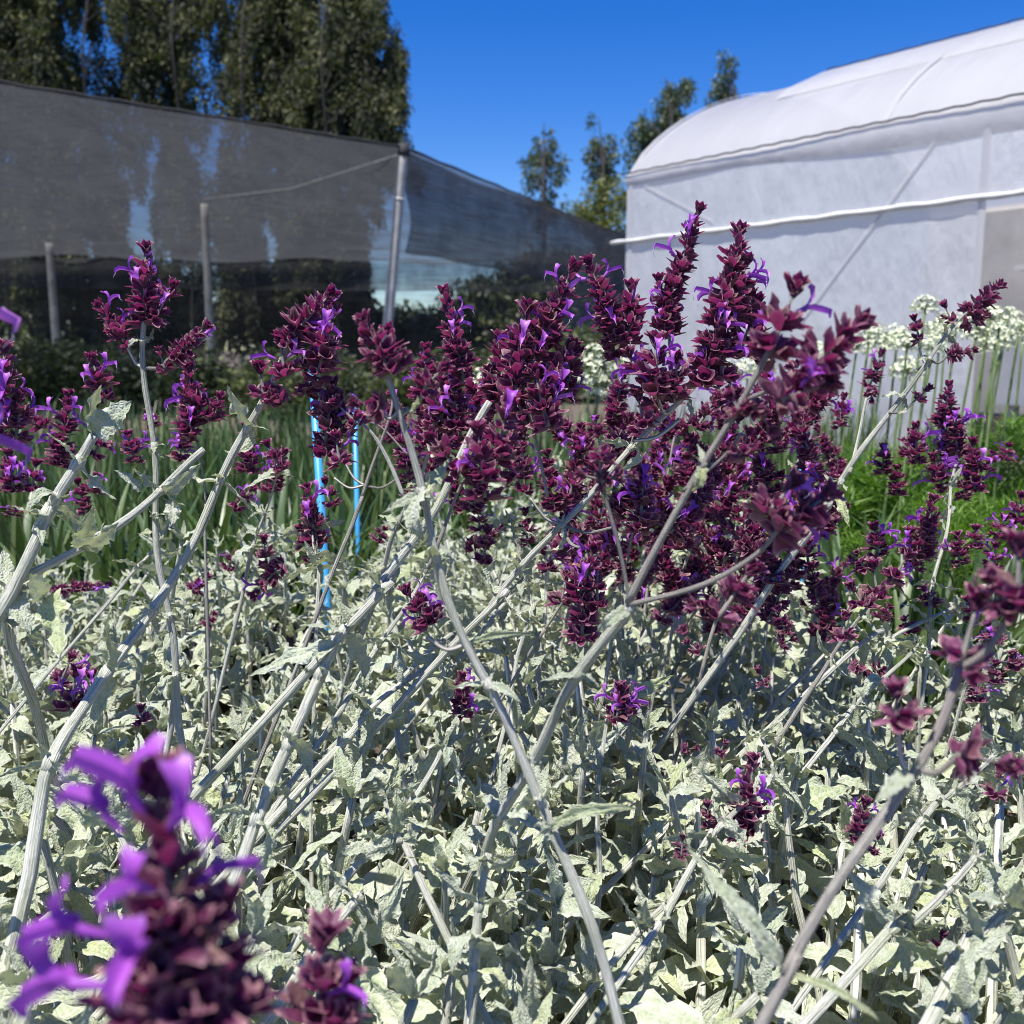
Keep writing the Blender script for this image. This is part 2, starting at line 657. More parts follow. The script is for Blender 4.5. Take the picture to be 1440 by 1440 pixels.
Kb = P(545, 560, (K - cam.location).length * 1.0)
post(Vector((K.x - .36, K.y, 0)), K + Vector((0, 0, .02)), .066)
cap = MB()
tube(cap, [(shl(K) + Vector((-.012, 0, -.10)), .072), (shl(K) + Vector((0, 0, -.05)), .076), (shl(K) + Vector((0, 0, .05)), .070)], 10)
link('post_cap', cap.me('post_cap', CORD), sh)
band = MB()
tube(band, [(shl(K) + Vector((-.068, 0, -.62)), .073), (shl(K) + Vector((-.066, 0, -.60)), .073)], 10)
link('wire_tie', band.me('wire_tie', PIPE), sh)
for (px, py, r) in ((287, 287, .062), (69, 342, .085), (217, 412, .085), (828, 440, .08), (-90, 300, .08)):
    t = PH(px, py, SH - .12)
    post(Vector((t.x, t.y, 0)), t, r)
# edge ropes and the wires that carry the net
for (a, b_) in ((A, K), (K, R2), (B, R2)):
    mb = MB()
    pts = []
    for i in range(41):
        t = i / 40
        p = a.lerp(b_, t) - Vector((0, 0, .10 * math.sin(t * math.pi) if b_ is R2 and a is K else 0))
        pts.append((shl(p + Vector((0, 0, .01 + .008 * math.sin(i * 2.4)))), .016))
    tube(mb, pts, 6)
    link('edge_rope', mb.me('edge_rope', CORD), sh)
for (px, py) in ((287, 280),):
    t = PH(px, py, SH - .07)
    mb = MB()
    tube(mb, [(shl(K - Vector((0, 0, .06))), .008), (shl(K.lerp(t, .5) - Vector((0, 0, .16))), .008), (shl(t), .008)], 5)
    link('support_wire', mb.me('support_wire', PIPE), sh)

# ---------------------------------------------------------------- greenhouse
EV = 2.3
E0 = PH(882, 250, EV)                    # far left end of the eave
E1 = PH(1440, 140, EV)
dv = (E0 - E1)
dv.z = 0
dv.normalize()
E1 = E0 - dv * 8.5
nv = Vector((-dv.y, dv.x, 0))            # towards the camera side?
if nv.dot(Vector((0, 1, 0))) < 0:
    nv = -nv                             # away from the camera
HW, AH = 2.45, 1.02
gh = thing('greenhouse', (E0.x, E0.y, 0), 'white plastic film greenhouse with arched roof on the right', 'greenhouse')
ghl = lambda v: Vector(v) - Vector((E0.x, E0.y, 0))
LEN = (E0 - E1).length
# place along the wall under a picture column
def along(px, py, z):
    p = PH(px, py, z)
    return (E0 - Vector((p.x, p.y, E0.z))).dot(dv)
def s_at(px):
    """distance from the far end along the side wall for a picture column (near the horizon)"""
    r = ray(px, 400)
    # solve E0 - dv*s on the ray in plan
    a = np.array([[r.x, dv.x], [r.y, dv.y]])
    t, s = np.linalg.solve(a, np.array([E0.x, E0.y]))
    return s
S_POST = s_at(1374)


def arch(s, t, off=0.0):
    """t 0..1 over the arch, s metres from the far end"""
    an = math.pi * (1 - t)
    x = 2 * HW * t
    z = EV + AH * max(0.0, 1 - (2 * t - 1) ** 2) ** .78 + off
    return ghl(E0 - dv * s + nv * x + Vector((0, 0, z - EV)))


def roof_gh(u, v):
    s = u * LEN
    p = arch(s, v)
    bays = abs(math.sin(u * LEN / 2.6 * math.pi))
    p.z -= 0.025 * bays * math.sin(math.pi * v)
    return p


roofg = link('roof', grid_me('roof', roof_gh, 60, 40, ROOF, LEN, 6), gh)
# hoops show as pale bands on the film
for k in range(4):
    s_ = 0.01 + k * 2.6
    mb = MB()
    V = []
    for t in range(31):
        for q in (0, .025, .05):
            V.append(arch(s_ + q, t / 30, .022 + .004 * (q == .025)))
    mb.add(V, [(i * 3 + q, i * 3 + q + 1, i * 3 + q + 4, i * 3 + q + 3) for i in range(30) for q in (0, 1)])
    link('hoop_band', mb.me('hoop_band', ROOF), gh)
# ridge strip standing a little above the arch, starts part way along
def px_of(p):
    q = p + Vector((E0.x, E0.y, 0)) - Vector((0, 0, CAMZ))
    dep = q.y * CP - q.z * SP
    return 720 + F * q.x / dep
S_R = min((k * .02 for k in range(400)), key=lambda q: abs(px_of(arch(q, .26)) - 1158))
mb = MB()
for j in range(26):
    q = S_R + j * .28
    mb.add([arch(q, .13, .005), arch(q, .16, .035), arch(q, .26, .045), arch(q, .42, .04), arch(q, .46, .01)], [], [(q, k * .2) for k in range(5)])
for j in range(25):
    a = j * 5
    mb.F += [(a + k, a + k + 1, a + k + 6, a + k + 5) for k in range(4)]
link('ridge_strip', mb.me('ridge_strip', ROOF), gh)


def side_gh(u, v, s0=0, s1=None, z0=0.02, z1=EV - .02):
    s = s0 + (s1 - s0) * u
    z = z1 + (z0 - z1) * v
    o = 0.003 * math.sin(s * 9 + 2 * math.sin(s * 2.3)) * v + 0.004 * math.sin(z * 5 + s) * v
    return ghl(E0 - dv * s - nv * (o) + Vector((0, 0, z - EV)))


link('side_film', grid_me('side_film', lambda u, v: side_gh(u, v, 0, S_POST), 70, 26, FILM, S_POST, 2.3), gh)
BZ = CAMZ + (EV - CAMZ) * .633           # height of the batten
link('side_film', grid_me('side_film_top', lambda u, v: side_gh(u, v, S_POST, LEN, BZ), 40, 8, FILM, LEN - S_POST, .7), gh)
# rolled flap under the eave
def flap(u, v):
    s = u * LEN
    dep = .10 + .10 * max(0, math.sin((u - .15) * 5.2)) 
    an = v * 1.35 * math.pi
    return ghl(E0 - dv * s - nv * (.012 + .012 * math.sin(an * .8)  + .006 * math.sin(s * 3)) + Vector((0, 0, .02 - dep * v)))
link('eave_flap', grid_me('eave_flap', flap, 70, 6, ROOF, LEN, .3), gh)
mb = MB()
tube(mb, [(ghl(E0 - dv * (i * .06 - .05) - nv * .034 + Vector((0, 0, .03 + .004 * math.sin(i * 1.9)))), .008) for i in range(int(LEN / .06))], 5)
link('eave_cord', mb.me('eave_cord', CORD), gh)
mb = MB()
tube(mb, [(arch(S_R + i * .07, .27, .055) + Vector((0, 0, .006 * math.sin(i * 1.9))), .006) for i in range(100)], 5)
link('ridge_cord', mb.me('ridge_cord', CORD), gh)
mb = MB()
tube(mb, [(ghl(E0 - dv * (i * .1 - .18) - nv * .020 + Vector((0, 0, BZ - EV + .004 * math.sin(i * 1.3)))), .020 + .003 * math.sin(i * 2.1)) for i in range(int(LEN / .1))], 8)
link('batten_pipe', mb.me('batten_pipe', PIPE), gh)


def strut(sa, za, sb, zb, r, name):
    """flat white strap lying on the film"""
    mb = MB()
    V = []
    da = Vector((sb - sa, zb - za, 0)).normalized()
    pr = (-da.y, da.x)
    for i in range(13):
        t = i / 12
        for k in (-1, 0, 1):
            sx, zz = sa + (sb - sa) * t + pr[0] * r * k, za + (zb - za) * t + pr[1] * r * k
            V.append(ghl(E0 - dv * sx - nv * (.010 + .004 * (k == 0)) + Vector((0, 0, zz - EV))))
    mb.add(V, [(i * 3 + k, i * 3 + k + 1, i * 3 + k + 4, i * 3 + k + 3) for i in range(12) for k in (0, 1)])
    link(name, mb.me(name, ROOF), gh)


strut(S_POST, 0, S_POST, EV - .1, .028, 'frame_post')
strut(.06, 0, .06, EV - .02, .02, 'frame_post')
strut(s_at(1128), .95, s_at(1310), EV - .12, .011, 'brace')
strut(s_at(1000), BZ + .08, s_at(905), EV - .1, .006, 'brace')


def end_film(u, v):
    t = u
    top = arch(0.0, t)
    p = Vector((top.x, top.y, 0)) + Vector((0, 0, 0))
    z = top.z * (1 - v) + .02 * v
    o = .03 * math.sin(u * 40) * v
    return Vector((top.x + dv.x * o, top.y + dv.y * o, z))


link('end_film', grid_me('end_film', end_film, 40, 8, FILM, 5, 2.5), gh)
link('end_film', grid_me('near_end_film', lambda u, v: Vector((arch(LEN, u).x, arch(LEN, u).y, arch(LEN, u).z * (1 - v) + .02 * v)), 30, 6, FILM, 5, 2.5), gh)
link('far_film', grid_me('far_film', lambda u, v: side_gh(u, v, 0, LEN, z1=EV + .06) + nv * (2 * HW), 40, 10, BEIGE, LEN, 2.3), gh)

# plant bench inside the open part
bn = E0 - dv * (S_POST + 1.5) + nv * 1.3
bench = thing('plant_bench', (bn.x, bn.y, 0), 'beige covered bench inside the open greenhouse at the right edge', 'bench')
ang = math.atan2(dv.y, dv.x)
Mr = Matrix.Rotation(ang, 3, 'Z')
for nm, c, s in (('bench_top', (0, 0, .92), (3.6, 1.2, .05)), ('bench_apron', (0, -.55 if False else .56, .62), (3.5, .04, .54)), ('bench_shelf', (0, 0, 1.35), (3.6, .5, .04))):
    mb = MB()
    mb.box(Mr @ Vector(c), s, Mr)
    link(nm, mb.me(nm, BEIGE, False), bench)
for sx in (-1.6, 1.6):
    for sy in (-.5, .5):
        mb = MB()
        mb.box(Mr @ Vector((sx, sy, .45)), (.06, .06, .9), Mr)
        link('leg', mb.me('leg', POST, False), bench)
    mb = MB()
    mb.box(Mr @ Vector((sx, 0, 1.14)), (.05, .05, .40), Mr)
    link('shelf_post', mb.me('shelf_post', POST, False), bench)


# ---------------------------------------------------------------- trees
def leaf_cloud(name, centers, nleaf, ll, lw, droop, mat, spread):
    """leaf sized diamonds round the centres; centers: list of (Vector, rx, rz)"""
    rg = np.random.default_rng(abs(hash(name)) % 1000 if False else len(centers) * 7 + nleaf)
    cs = np.array([list(c) for c, _, _ in centers])
    rx = np.array([r for _, r, _ in centers])
    rz = np.array([r for _, _, r in centers])
    k = len(centers)
    idx = np.repeat(np.arange(k), nleaf)
    N = len(idx)
    g = rg.normal(size=(N, 3))
    g /= np.linalg.norm(g, axis=1)[:, None]
    g *= rg.random(N)[:, None] ** .45
    p = cs[idx] + g * np.stack([rx[idx], rx[idx], rz[idx]], 1) * spread
    d = rg.normal(size=(N, 3))
    d[:, 2] = -np.abs(d[:, 2]) * droop[0] - droop[1]
    d /= np.linalg.norm(d, axis=1)[:, None]
    s = np.cross(d, rg.normal(size=(N, 3)))
    s /= np.linalg.norm(s, axis=1)[:, None]
    L = ll * rg.uniform(.6, 1.3, N)[:, None]
    W = lw * rg.uniform(.7, 1.3, N)[:, None]
    V = np.stack([p, p + d * L * .45 + s * W * .5, p + d * L, p + d * L * .45 - s * W * .5], 1).reshape(-1, 3)
    me = bpy.data.meshes.new(name)
    me.vertices.add(4 * N)
    me.vertices.foreach_set('co', V.astype(np.float32).ravel())
    me.loops.add(4 * N)
    me.loops.foreach_set('vertex_index', np.arange(4 * N, dtype=np.int32))
    me.polygons.add(N)
    me.polygons.foreach_set('loop_start', np.arange(0, 4 * N, 4, dtype=np.int32))
    me.polygons.foreach_set('loop_total', np.full(N, 4, dtype=np.int32))
    me.update(calc_edges=True)
    me.materials.append(mat)
    return me


def tree(name, label, cat, px, depth, ells, nclump, nleaf, ll, lw, mat, droop=(1, .6), trunk_r=.055, group=None, crx=.55, crz=.9, top=None, jit=1.2, hang=0):
    base = P(px, 640, depth)
    base.z = 0
    root = thing(name, base, label, cat, group)
    sc_ = depth / F
    cen = []
    for (cx, cy, ex, ey) in ells:
        for _ in range(max(3, int(nclump * ex * ey / 10000))):
            a, r = uni(0, 2 * math.pi), rnd() ** .6
            x, y = cx + ex * r * math.cos(a), cy + ey * r * math.sin(a)
            c = P(x, y, depth + uni(-jit, jit)) - base
            k = uni(.6, 1.3)
            cen.append((c, crx * k, crz * uni(.6, 1.3)))
            for j in range(hang):           # foliage hanging in strands below
                c = c + Vector((uni(-.35, .35), uni(-.35, .35), -uni(.45, .8)))
                k *= .86
                cen.append((c, crx * k, crz * uni(.7, 1.1)))
    link('crown', leaf_cloud(name, cen, nleaf, ll, lw, droop, mat, 1.0), root, kind='stuff')
    topy = top if top is not None else min(e[1] - e[3] * .7 for e in ells)
    tp = P(px, topy, depth + 1.0) - base
    mb = MB()
    tr = catmull([(Vector((0, 0, 0)), trunk_r), (Vector((uni(-.2, .2), 0, tp.z * .35)), trunk_r * .8), (Vector((tp.x * .7 + uni(-.2, .2), 0, tp.z * .7)), trunk_r * .5), (tp, trunk_r * .12)], 6)
    tube(mb, tr, 8)
    t_ob = link('trunk', mb.me('trunk', BARK), root)
    for (c, _, _) in random.sample(cen, min(len(cen), 22)):
        j = min(range(len(tr)), key=lambda q: abs(tr[q][0].z - (c.z - (c - tp).xy.length * .5 - .4)))
        a = tr[j]
        mb = MB()
        tube(mb, catmull([(a[0], a[1] * .5), (a[0].lerp(c, .5) + Vector((0, 0, .25)), a[1] * .3), (c, .012)], 4), 5)
        link('limb', mb.me('limb', BARK), t_ob)
    return root


G1 = 'tall eucalyptus trees behind the shade house'
tree('eucalyptus_tree', 'dense dark eucalyptus filling the top left corner', 'tree', 25, 32, [(20, -60, 95, 120), (-30, 60, 80, 90), (60, 70, 55, 75), (60, 230, 90, 90)], 48, 195, .20, .062, EUCA, group=G1, crx=.42, crz=.62, hang=3)
tree('eucalyptus_tree', 'thin grey-green eucalyptus with sky gaps, second from left', 'tree', 165, 33, [(165, -40, 55, 110), (185, 80, 45, 70), (150, 240, 50, 80)], 34, 165, .20, .062, EUCA, group=G1, crx=.42, crz=.62, hang=3)
tree('eucalyptus_tree', 'dark eucalyptus with visible slim trunk between two sky gaps', 'tree', 278, 33, [(262, -50, 65, 110), (245, 90, 42, 80), (270, 250, 45, 80)], 40, 180, .20, .062, EUCA, group=G1, crx=.42, crz=.62, hang=3)
tree('eucalyptus_tree', 'broad eucalyptus with hanging foliage left of the rightmost one', 'tree', 372, 32, [(375, -40, 70, 110), (360, 100, 58, 95), (355, 240, 60, 80), (330, 340, 45, 60)], 44, 195, .20, .062, EUCA, group=G1, crx=.42, crz=.62, hang=3)
tree('eucalyptus_tree', 'rightmost tall eucalyptus with green drooping right edge beside open sky', 'tree', 480, 31, [(480, -20, 66, 90), (500, 80, 62, 70), (470, 140, 80, 70), (520, 150, 42, 55), (440, 290, 75, 85), (470, 380, 45, 40)], 50, 210, .20, .062, EUCA, group=G1, crx=.42, crz=.62, hang=3)
G2 = 'distant trees between the shade house and the greenhouse'
tree('distant_tree', 'slender pale green tree right of the shade house roof slope', 'tree', 765, 46, [(765, 200, 14, 34), (764, 250, 34, 34), (768, 290, 26, 26)], 162, 75, .24, .075, PINE, trunk_r=.14, group=G2, crx=.35, crz=.55, top=172, jit=.6)
tree('distant_tree', 'thin tree with a narrow top just left of the round bush', 'tree', 842, 48, [(834, 195, 10, 34), (848, 225, 24, 34), (850, 265, 22, 30)], 187, 75, .24, .075, PINE, trunk_r=.14, group=G2, crx=.35, crz=.55, top=165, jit=.6)
tree('distant_tree', 'tall twin-topped dark tree rising behind the greenhouse end', 'tree', 935, 48, [(950, 130, 18, 32), (970, 130, 10, 34), (935, 175, 34, 34), (905, 200, 26, 32), (925, 230, 40, 40)], 174, 94, .24, .075, PINE, trunk_r=.16, group=G2, crx=.4, crz=.6, top=108, jit=.6)
tree('distant_tree', 'pointed dark tree top just above the greenhouse roof', 'tree', 1022, 50, [(1024, 105, 12, 32), (1022, 140, 24, 30), (1020, 190, 34, 40)], 174, 94, .24, .075, PINE, trunk_r=.16, group=G2, crx=.38, crz=.6, top=76, jit=.6)
tree('round_bush', 'rounded olive green bush beside the greenhouse end', 'bush', 855, 40, [(855, 292, 38, 34), (880, 330, 60, 60), (830, 310, 26, 30), (850, 400, 60, 60)], 130, 90, .15, .09, BUSH, droop=(.4, 0), trunk_r=.1, crx=.5, crz=.45, jit=.8, top=290)
# dark woodland seen through the net
G3 = 'trees seen through the shade net'
tree('background_tree', 'dark tree seen low through the net at the left edge', 'tree', 20, 36, [(20, 380, 90, 60), (-40, 420, 80, 60), (40, 470, 80, 40)], 150, 150, .30, .12, DARKSHRUB, trunk_r=.15, group=G3, crx=.8, crz=.8)
tree('background_tree', 'dark tree seen through the net between the two left posts', 'tree', 190, 37, [(160, 420, 60, 60), (230, 440, 60, 50)], 150, 150, .30, .12, DARKSHRUB, trunk_r=.15, group=G3, crx=.8, crz=.8)
tree('background_tree', 'dark tree seen through the net behind the corner post', 'tree', 420, 36, [(380, 430, 70, 50), (460, 450, 60, 40)], 150, 150, .30, .12, DARKSHRUB, trunk_r=.15, group=G3, crx=.8, crz=.8)
tree('background_tree', 'dark tree seen low through the net just right of the corner post', 'tree', 590, 38, [(530, 478, 50, 36), (590, 470, 50, 34), (650, 478, 50, 40), (590, 520, 110, 30)], 150, 150, .30, .12, DARKSHRUB, trunk_r=.15, group=G3, crx=.8, crz=.8)
tree('background_tree', 'dark tree seen through the net near the greenhouse end', 'tree', 730, 38, [(690, 440, 60, 40), (770, 420, 70, 60)], 150, 150, .30, .12, DARKSHRUB, trunk_r=.15, group=G3, crx=.8, crz=.8)


# shrubs standing in the shade house
def shrub(label, px, py, depth, wpx, hpx, mat=DARKSHRUB, n=26, nl=110, ll=.07, lw=.035):
    base = P(px, py, depth)
    base.z = 0
    root = thing('shrub', base, label, 'shrub', 'dark shrubs behind the salvia bed')
    cen = []
    k = depth / F
    H = max(.3, (P(px, py - hpx, depth)).z) * uni(.75, 1.25)
    for _ in range(n):
        cen.append((Vector((uni(-1, 1) * wpx * k * .5, uni(-.5, .5) * wpx * k, H * (.12 + .8 * rnd() ** .7))), .14 * depth / 6, .16 * depth / 6))
    link('foliage', leaf_cloud('foliage', cen, nl, ll * depth / 6, lw * depth / 6, (.3, -.5), mat, 1), root, kind='stuff')
    for i in range(5):
        mb = MB()
        c = cen[i][0]
        tube(mb, catmull([(Vector((c.x * .2, c.y * .2, 0)), .012), (c * .5, .009), (c, .004)], 4), 5)
        link('stem', mb.me('stem', BARK), root)


shrub('dark shrub at the left edge behind the foremost flower spikes', 20, 560, 12.7, 130, 63, n=34, nl=120, ll=.04, lw=.02)
shrub('dark shrub at the foot of the leftmost shade house post', 110, 560, 13.7, 130, 53, n=34, nl=120, ll=.04, lw=.02)
shrub('dark shrub beside the tall upright flower stem at left', 215, 560, 12.1, 120, 38, n=34, nl=120, ll=.04, lw=.02)
shrub('dark shrub at the foot of the second shade house post', 330, 560, 11.7, 130, 58, n=34, nl=120, ll=.04, lw=.02)
shrub('dark shrub behind the thick blue stake', 430, 570, 10.9, 130, 43, n=34, nl=120, ll=.04, lw=.02)
shrub('dark shrub left of the corner post foot', 520, 560, 12.5, 120, 38, n=34, nl=120, ll=.04, lw=.02)
shrub('dark shrub at the middle behind the white flower heads', 640, 560, 12.9, 140, 58, n=34, nl=120, ll=.04, lw=.02)
shrub('dark shrub at the far end of the shade house near the greenhouse', 790, 540, 14.6, 140, 53, n=34, nl=120, ll=.04, lw=.02)


# ---------------------------------------------------------------- strap leaved plants
def blade_me(L, W, bend, seed):
    rg = random.Random(seed)
    V, Fc = [], []
    n = 7
    tw = rg.uniform(-.5, .5)
    for i in range(n + 1):
        t = i / n
        wd = W * (1 - t ** 3) * (0.55 + .9 * t * (1 - t) * 2)
        x = bend * L * t ** 2.2
        z = L * (t - .22 * abs(bend) * t ** 3)
        a = tw * t
        for sgn in (-1, 0, 1):
            V.append((x + .15 * wd * (sgn == 0) * .6, sgn * wd * .5 * math.cos(a), z + sgn * wd * .5 * math.sin(a)))
    for i in range(n):
        for k in range(2):
            a = i * 3 + k
            Fc.append((a, a + 1, a + 4, a + 3))
    return mesh_of('blade', V, Fc, STRAP)


BLADES = [blade_me(uni(.34, .52), uni(.022, .032), b, i) for i, b in enumerate((.05, .12, .2, .3, .42, .55, .18, .08, .35, .7))]


def strap_plant(x, y, n, s, label):
    root = thing('strap_leaf_plant', (x, y, 0), label, 'plant', 'green strap leaved plants behind the salvia bed')
    for i in range(n):
        a = uni(0, 2 * math.pi)
        r = .10 * rnd() ** .5
        me = random.choice(BLADES)
        Mx = Matrix.Translation((r * math.cos(a), r * math.sin(a), 0)) @ Matrix.Rotation(a + uni(-.6, .6), 4, 'Z') @ Matrix.Rotation(uni(-.05, .25), 4, 'Y') @ Matrix.Scale(s * uni(.75, 1.12), 4)
        link('blade', me, root, Mx)


strap_spots = [
    (20, 2.25, 'leftmost strap leaved clump, low behind the salvia'),
    (110, 2.15, 'strap leaved clump left of the tall pale upright stem'),
    (195, 2.05, 'strap leaved clump directly behind the tall pale upright stem'),
    (280, 2.1, 'dense strap leaved clump between the upright stem and the blue stake'),
    (360, 2.15, 'strap leaved clump just left of the thick blue stake'),
    (430, 2.2, 'strap leaved clump the thick blue stake rises from'),
    (500, 2.3, 'strap leaved clump under the thin blue stake'),
    (575, 2.45, 'strap leaved clump behind the crossing bare stems at centre'),
    (650, 2.6, 'strap leaved clump behind the middle flower heads'),
    (730, 2.7, 'strap leaved clump below the white umbels at centre'),
    (850, 2.9, 'strap leaved clump under the pair of white umbels'),
    (1130, 2.3, 'strap leaved clump left of the long bare flower stem at right'),
    (1185, 2.0, 'strap leaved clump at the foot of the long bare flower stem'),
    (1240, 1.85, 'strap leaved clump in front of the bright feathery green'),
    (1300, 1.9, 'strap leaved clump between the right hand flower groups'),
    (1360, 1.95, 'strap leaved clump under the rightmost upright spike'),
    (1425, 1.9, 'strap leaved clump at the right edge'),
    (1270, 1.62, 'low strap leaved clump nearest the front at right'),
    (1090, 2.9, 'strap leaved clump before the greenhouse wall behind the dense flowers'),
    (1160, 2.7, 'strap leaved clump before the greenhouse wall under the crowded umbels'),
    (980, 2.9, 'strap leaved clump at the greenhouse corner'),
]
for (px, d, lab) in strap_spots:
    p = P(px, 800, d)
    strap_plant(p.x, p.y, 44, 1.0 if px < 1000 else .92, lab)
# farther blades that run together
mb = MB()
for i in range(3600):
    px = uni(-80, 1230)
    p = P(px, 700, 2.9 + 4.6 * rnd() ** 1.4)
    L, a, W, bd = uni(.3, .5), uni(0, 6.28), .028, uni(.05, .4)
    d = Vector((math.cos(a), math.sin(a), 0))
    s = Vector((-d.y, d.x, 0))
    b0 = Vector((p.x, p.y, 0))
    V = []
    for t in (0, .4, .75, 1):
        q = b0 + d * bd * L * t * t + Vector((0, 0, L * (t - .2 * bd * t ** 3)))
        ww = W * (1 - t * .9) * .5
        V += [q - s * ww, q + s * ww]
    mb.add(V, [(0, 1, 3, 2), (2, 3, 5, 4), (4, 5, 7, 6)])
go = link('strap_leaf_ground_cover', mb.me('strap_leaf_ground_cover', STRAP), kind='stuff')
go['label'] = 'farther green strap leaves running together behind the clumps'
go['category'] = 'ground cover'


# ---------------------------------------------------------------- feathery green plants
def feather(label, px, d, wid, ht):
    p = P(px, 650, d)
    root = thing('feathery_plant', (p.x, p.y, 0), label, 'plant', 'bright feathery green plants at right')
    rg = np.random.default_rng(int(px))
    cen = []
    for _ in range(70):
        a, r = uni(0, 6.28), rnd() ** .5
        z = ht * (1 - .45 * r * r) * uni(.35, .97)
        cen.append((Vector((wid * r * math.cos(a), wid * r * math.sin(a), z)), .045, .05))
    link('foliage', leaf_cloud('feather', cen, 150, .05, .0038, (.5, -1.2), FEATHER, 1.0), root, kind='stuff')
    for i in range(8):
        mb = MB()
        c = cen[i][0]
        tube(mb, catmull([(Vector((c.x * .2, c.y * .2, 0)), .004), (c * .55, .003), (c, .0015)], 4), 5)
        link('stem', mb.me('stem', STALK), root)


feather('feathery bright green plant left of the rightmost upright spike', 1240, 2.45, .20, .53)
feather('feathery bright green plant behind the rightmost upright spike', 1330, 2.6, .24, .60)
feather('feathery bright green plant at the right edge below the white umbels', 1425, 2.5, .24, .59)
feather('feathery green plant low behind the right hand flower groups', 1385, 2.2, .18, .46)


# ---------------------------------------------------------------- white flowering stalks
def umbel_me(seed, R_):
    rg = random.Random(seed)
    mb = MB()
    for i in range(64):
        z = rg.uniform(-.35, 1)
        a = rg.uniform(0, 6.28)
        q = math.sqrt(max(0, 1 - z * z))
        d = Vector((q * math.cos(a), q * math.sin(a), z))
        e = d * R_ * rg.uniform(.75, 1.05) * Vector((1, 1, .8)).length / 1.62
        s = d.cross(Vector((.3, .5, .8))).normalized()
        t = d.cross(s)
        wd = .0006
        mb.add([s * wd, -s * wd, e - s * wd, e + s * wd], [(0, 1, 2, 3)])
        r = R_ * .21
        for k in range(5):
            b0 = 2 * math.pi * k / 5 + rg.random()
            u = s * math.cos(b0) + t * math.sin(b0)
            v = s * math.cos(b0 + 1.57) + t * math.sin(b0 + 1.57)
            mb.add([e, e + u * r * .55 + v * r * .25 + d * r * .2, e + u * r + d * r * .45, e + u * r * .55 - v * r * .25 + d * r * .2], [(0, 1, 2, 3)])
    me = mb.me('flower_head', FLORET)
    me.materials.append(STALK)
    for i, p in enumerate(me.polygons):
        if i % 6 == 0:
            p.material_index = 1
    return me


UMB = [umbel_me(i, .034) for i in range(5)]
G4 = 'white umbel plants behind the salvia'
white = [
    ('clump of white umbels at the centre beside the dark net', [(680, 540, 2.5), (700, 520, 2.7), (668, 560, 2.6)]),
    ('pair of pale white umbels left of the greenhouse corner', [(828, 530, 2.3), (842, 548, 2.35), (838, 505, 2.6), (872, 518, 2.7), (885, 522, 2.8)]),
    ('white umbels just right of the greenhouse corner, partly hidden', [(1030, 528, 2.6), (1052, 526, 2.7), (1075, 520, 2.6), (1150, 500, 2.6), (1010, 520, 2.8)]),
    ('crowded white umbels behind the blurred foreground bud', [(1222, 478, 2.4), (1245, 488, 2.45), (1262, 476, 2.5), (1276, 488, 2.3), (1205, 490, 2.6), (1233, 470, 2.7), (1275, 525, 2.4)]),
    ('white umbels behind the tip of the long bare stem', [(1301, 434, 2.2), (1308, 468, 2.4), (1322, 475, 2.5), (1345, 462, 2.5), (1312, 490, 2.3), (1330, 455, 2.7)]),
    ('tallest white umbels near the right edge', [(1374, 468, 2.4), (1392, 450, 2.3), (1405, 462, 2.2), (1400, 482, 2.3), (1385, 490, 2.5), (1433, 466, 2.3), (1418, 452, 2.6), (1412, 480, 2.6), (1438, 480, 2.7)]),
]
for lab, hs_ in white:
    c = sum((P(*h) for h in hs_), Vector()) / len(hs_)
    root = thing('white_umbel_plant', (c.x, c.y, 0), lab, 'plant', G4)
    for (px, py, d) in hs_:
        top = P(px, py, d)
        b0 = Vector((top.x + uni(-.06, .0) - .03, top.y + uni(-.05, .05), 0))
        o = Vector((c.x, c.y, 0))
        mb = MB()
        path = catmull([(b0 - o, .0042), (b0.lerp(top, .55) - o + Vector((uni(-.012, .012), 0, 0)), .0036), (top - o, .003)], 5)
        tube(mb, path, 6)
        st = link('flower_stalk', mb.me('flower_stalk', STALK), root)
        d_ = (path[-1][0] - path[-2][0]).normalized()
        q = Vector((0, 0, 1)).rotation_difference(d_)
        link('flower_head', random.choice(UMB), st, Matrix.Translation(top - o) @ q.to_matrix().to_4x4() @ Matrix.Rotation(uni(0, 6.28), 4, 'Z') @ Matrix.Scale(uni(.85, 1.2), 4))
    for i in range(12):
        Mx = Matrix.Translation((uni(-.14, .14), uni(-.1, .1), 0)) @ Matrix.Rotation(uni(0, 6.28), 4, 'Z') @ Matrix.Diagonal((1, .6, uni(.9, 1.2), 1))
        link('blade', random.choice(BLADES), root, Mx)


# ---------------------------------------------------------------- blue stakes
def stake(px0, py0, px1, py1, d, r, label):
    t = P(px0, py0, d)
    b0 = P(px1, py1, d)
    dirv = (b0 - t)
    b0 = t + dirv * ((t.z + .05) / -dirv.z)
    root = thing('blue_stake', (b0.x, b0.y, 0), label, 'stake', 'blue stakes between the plants')
    o = Vector((b0.x, b0.y, 0))
    mb = MB()
    tube(mb, [(b0 - o, r), (b0.lerp(t, .5) - o, r), (t - o, r)], 14)
    link('tube', mb.me('tube', BLUE), root)
    mb = MB()
    tube(mb, [(t - o - Vector((0, 0, r * 1.2)), r * 1.3), (t - o + Vector((0, 0, r * .3)), r * 1.3), (t - o + Vector((0, 0, r * .8)), r * 1.05)], 14)
    link('cap', mb.me('cap', BLUE), root)


stake(439, 514, 457, 800, 1.55, .0062, 'thick blue stake left of centre, its top among the flowers')
stake(498, 562, 501, 670, 2.2, .0052, 'thin blue stake to the right of the thick one')
stake(1128, 612, 1128, 660, 2.1, .008, 'blue stake nearly hidden among the flowers right of centre')

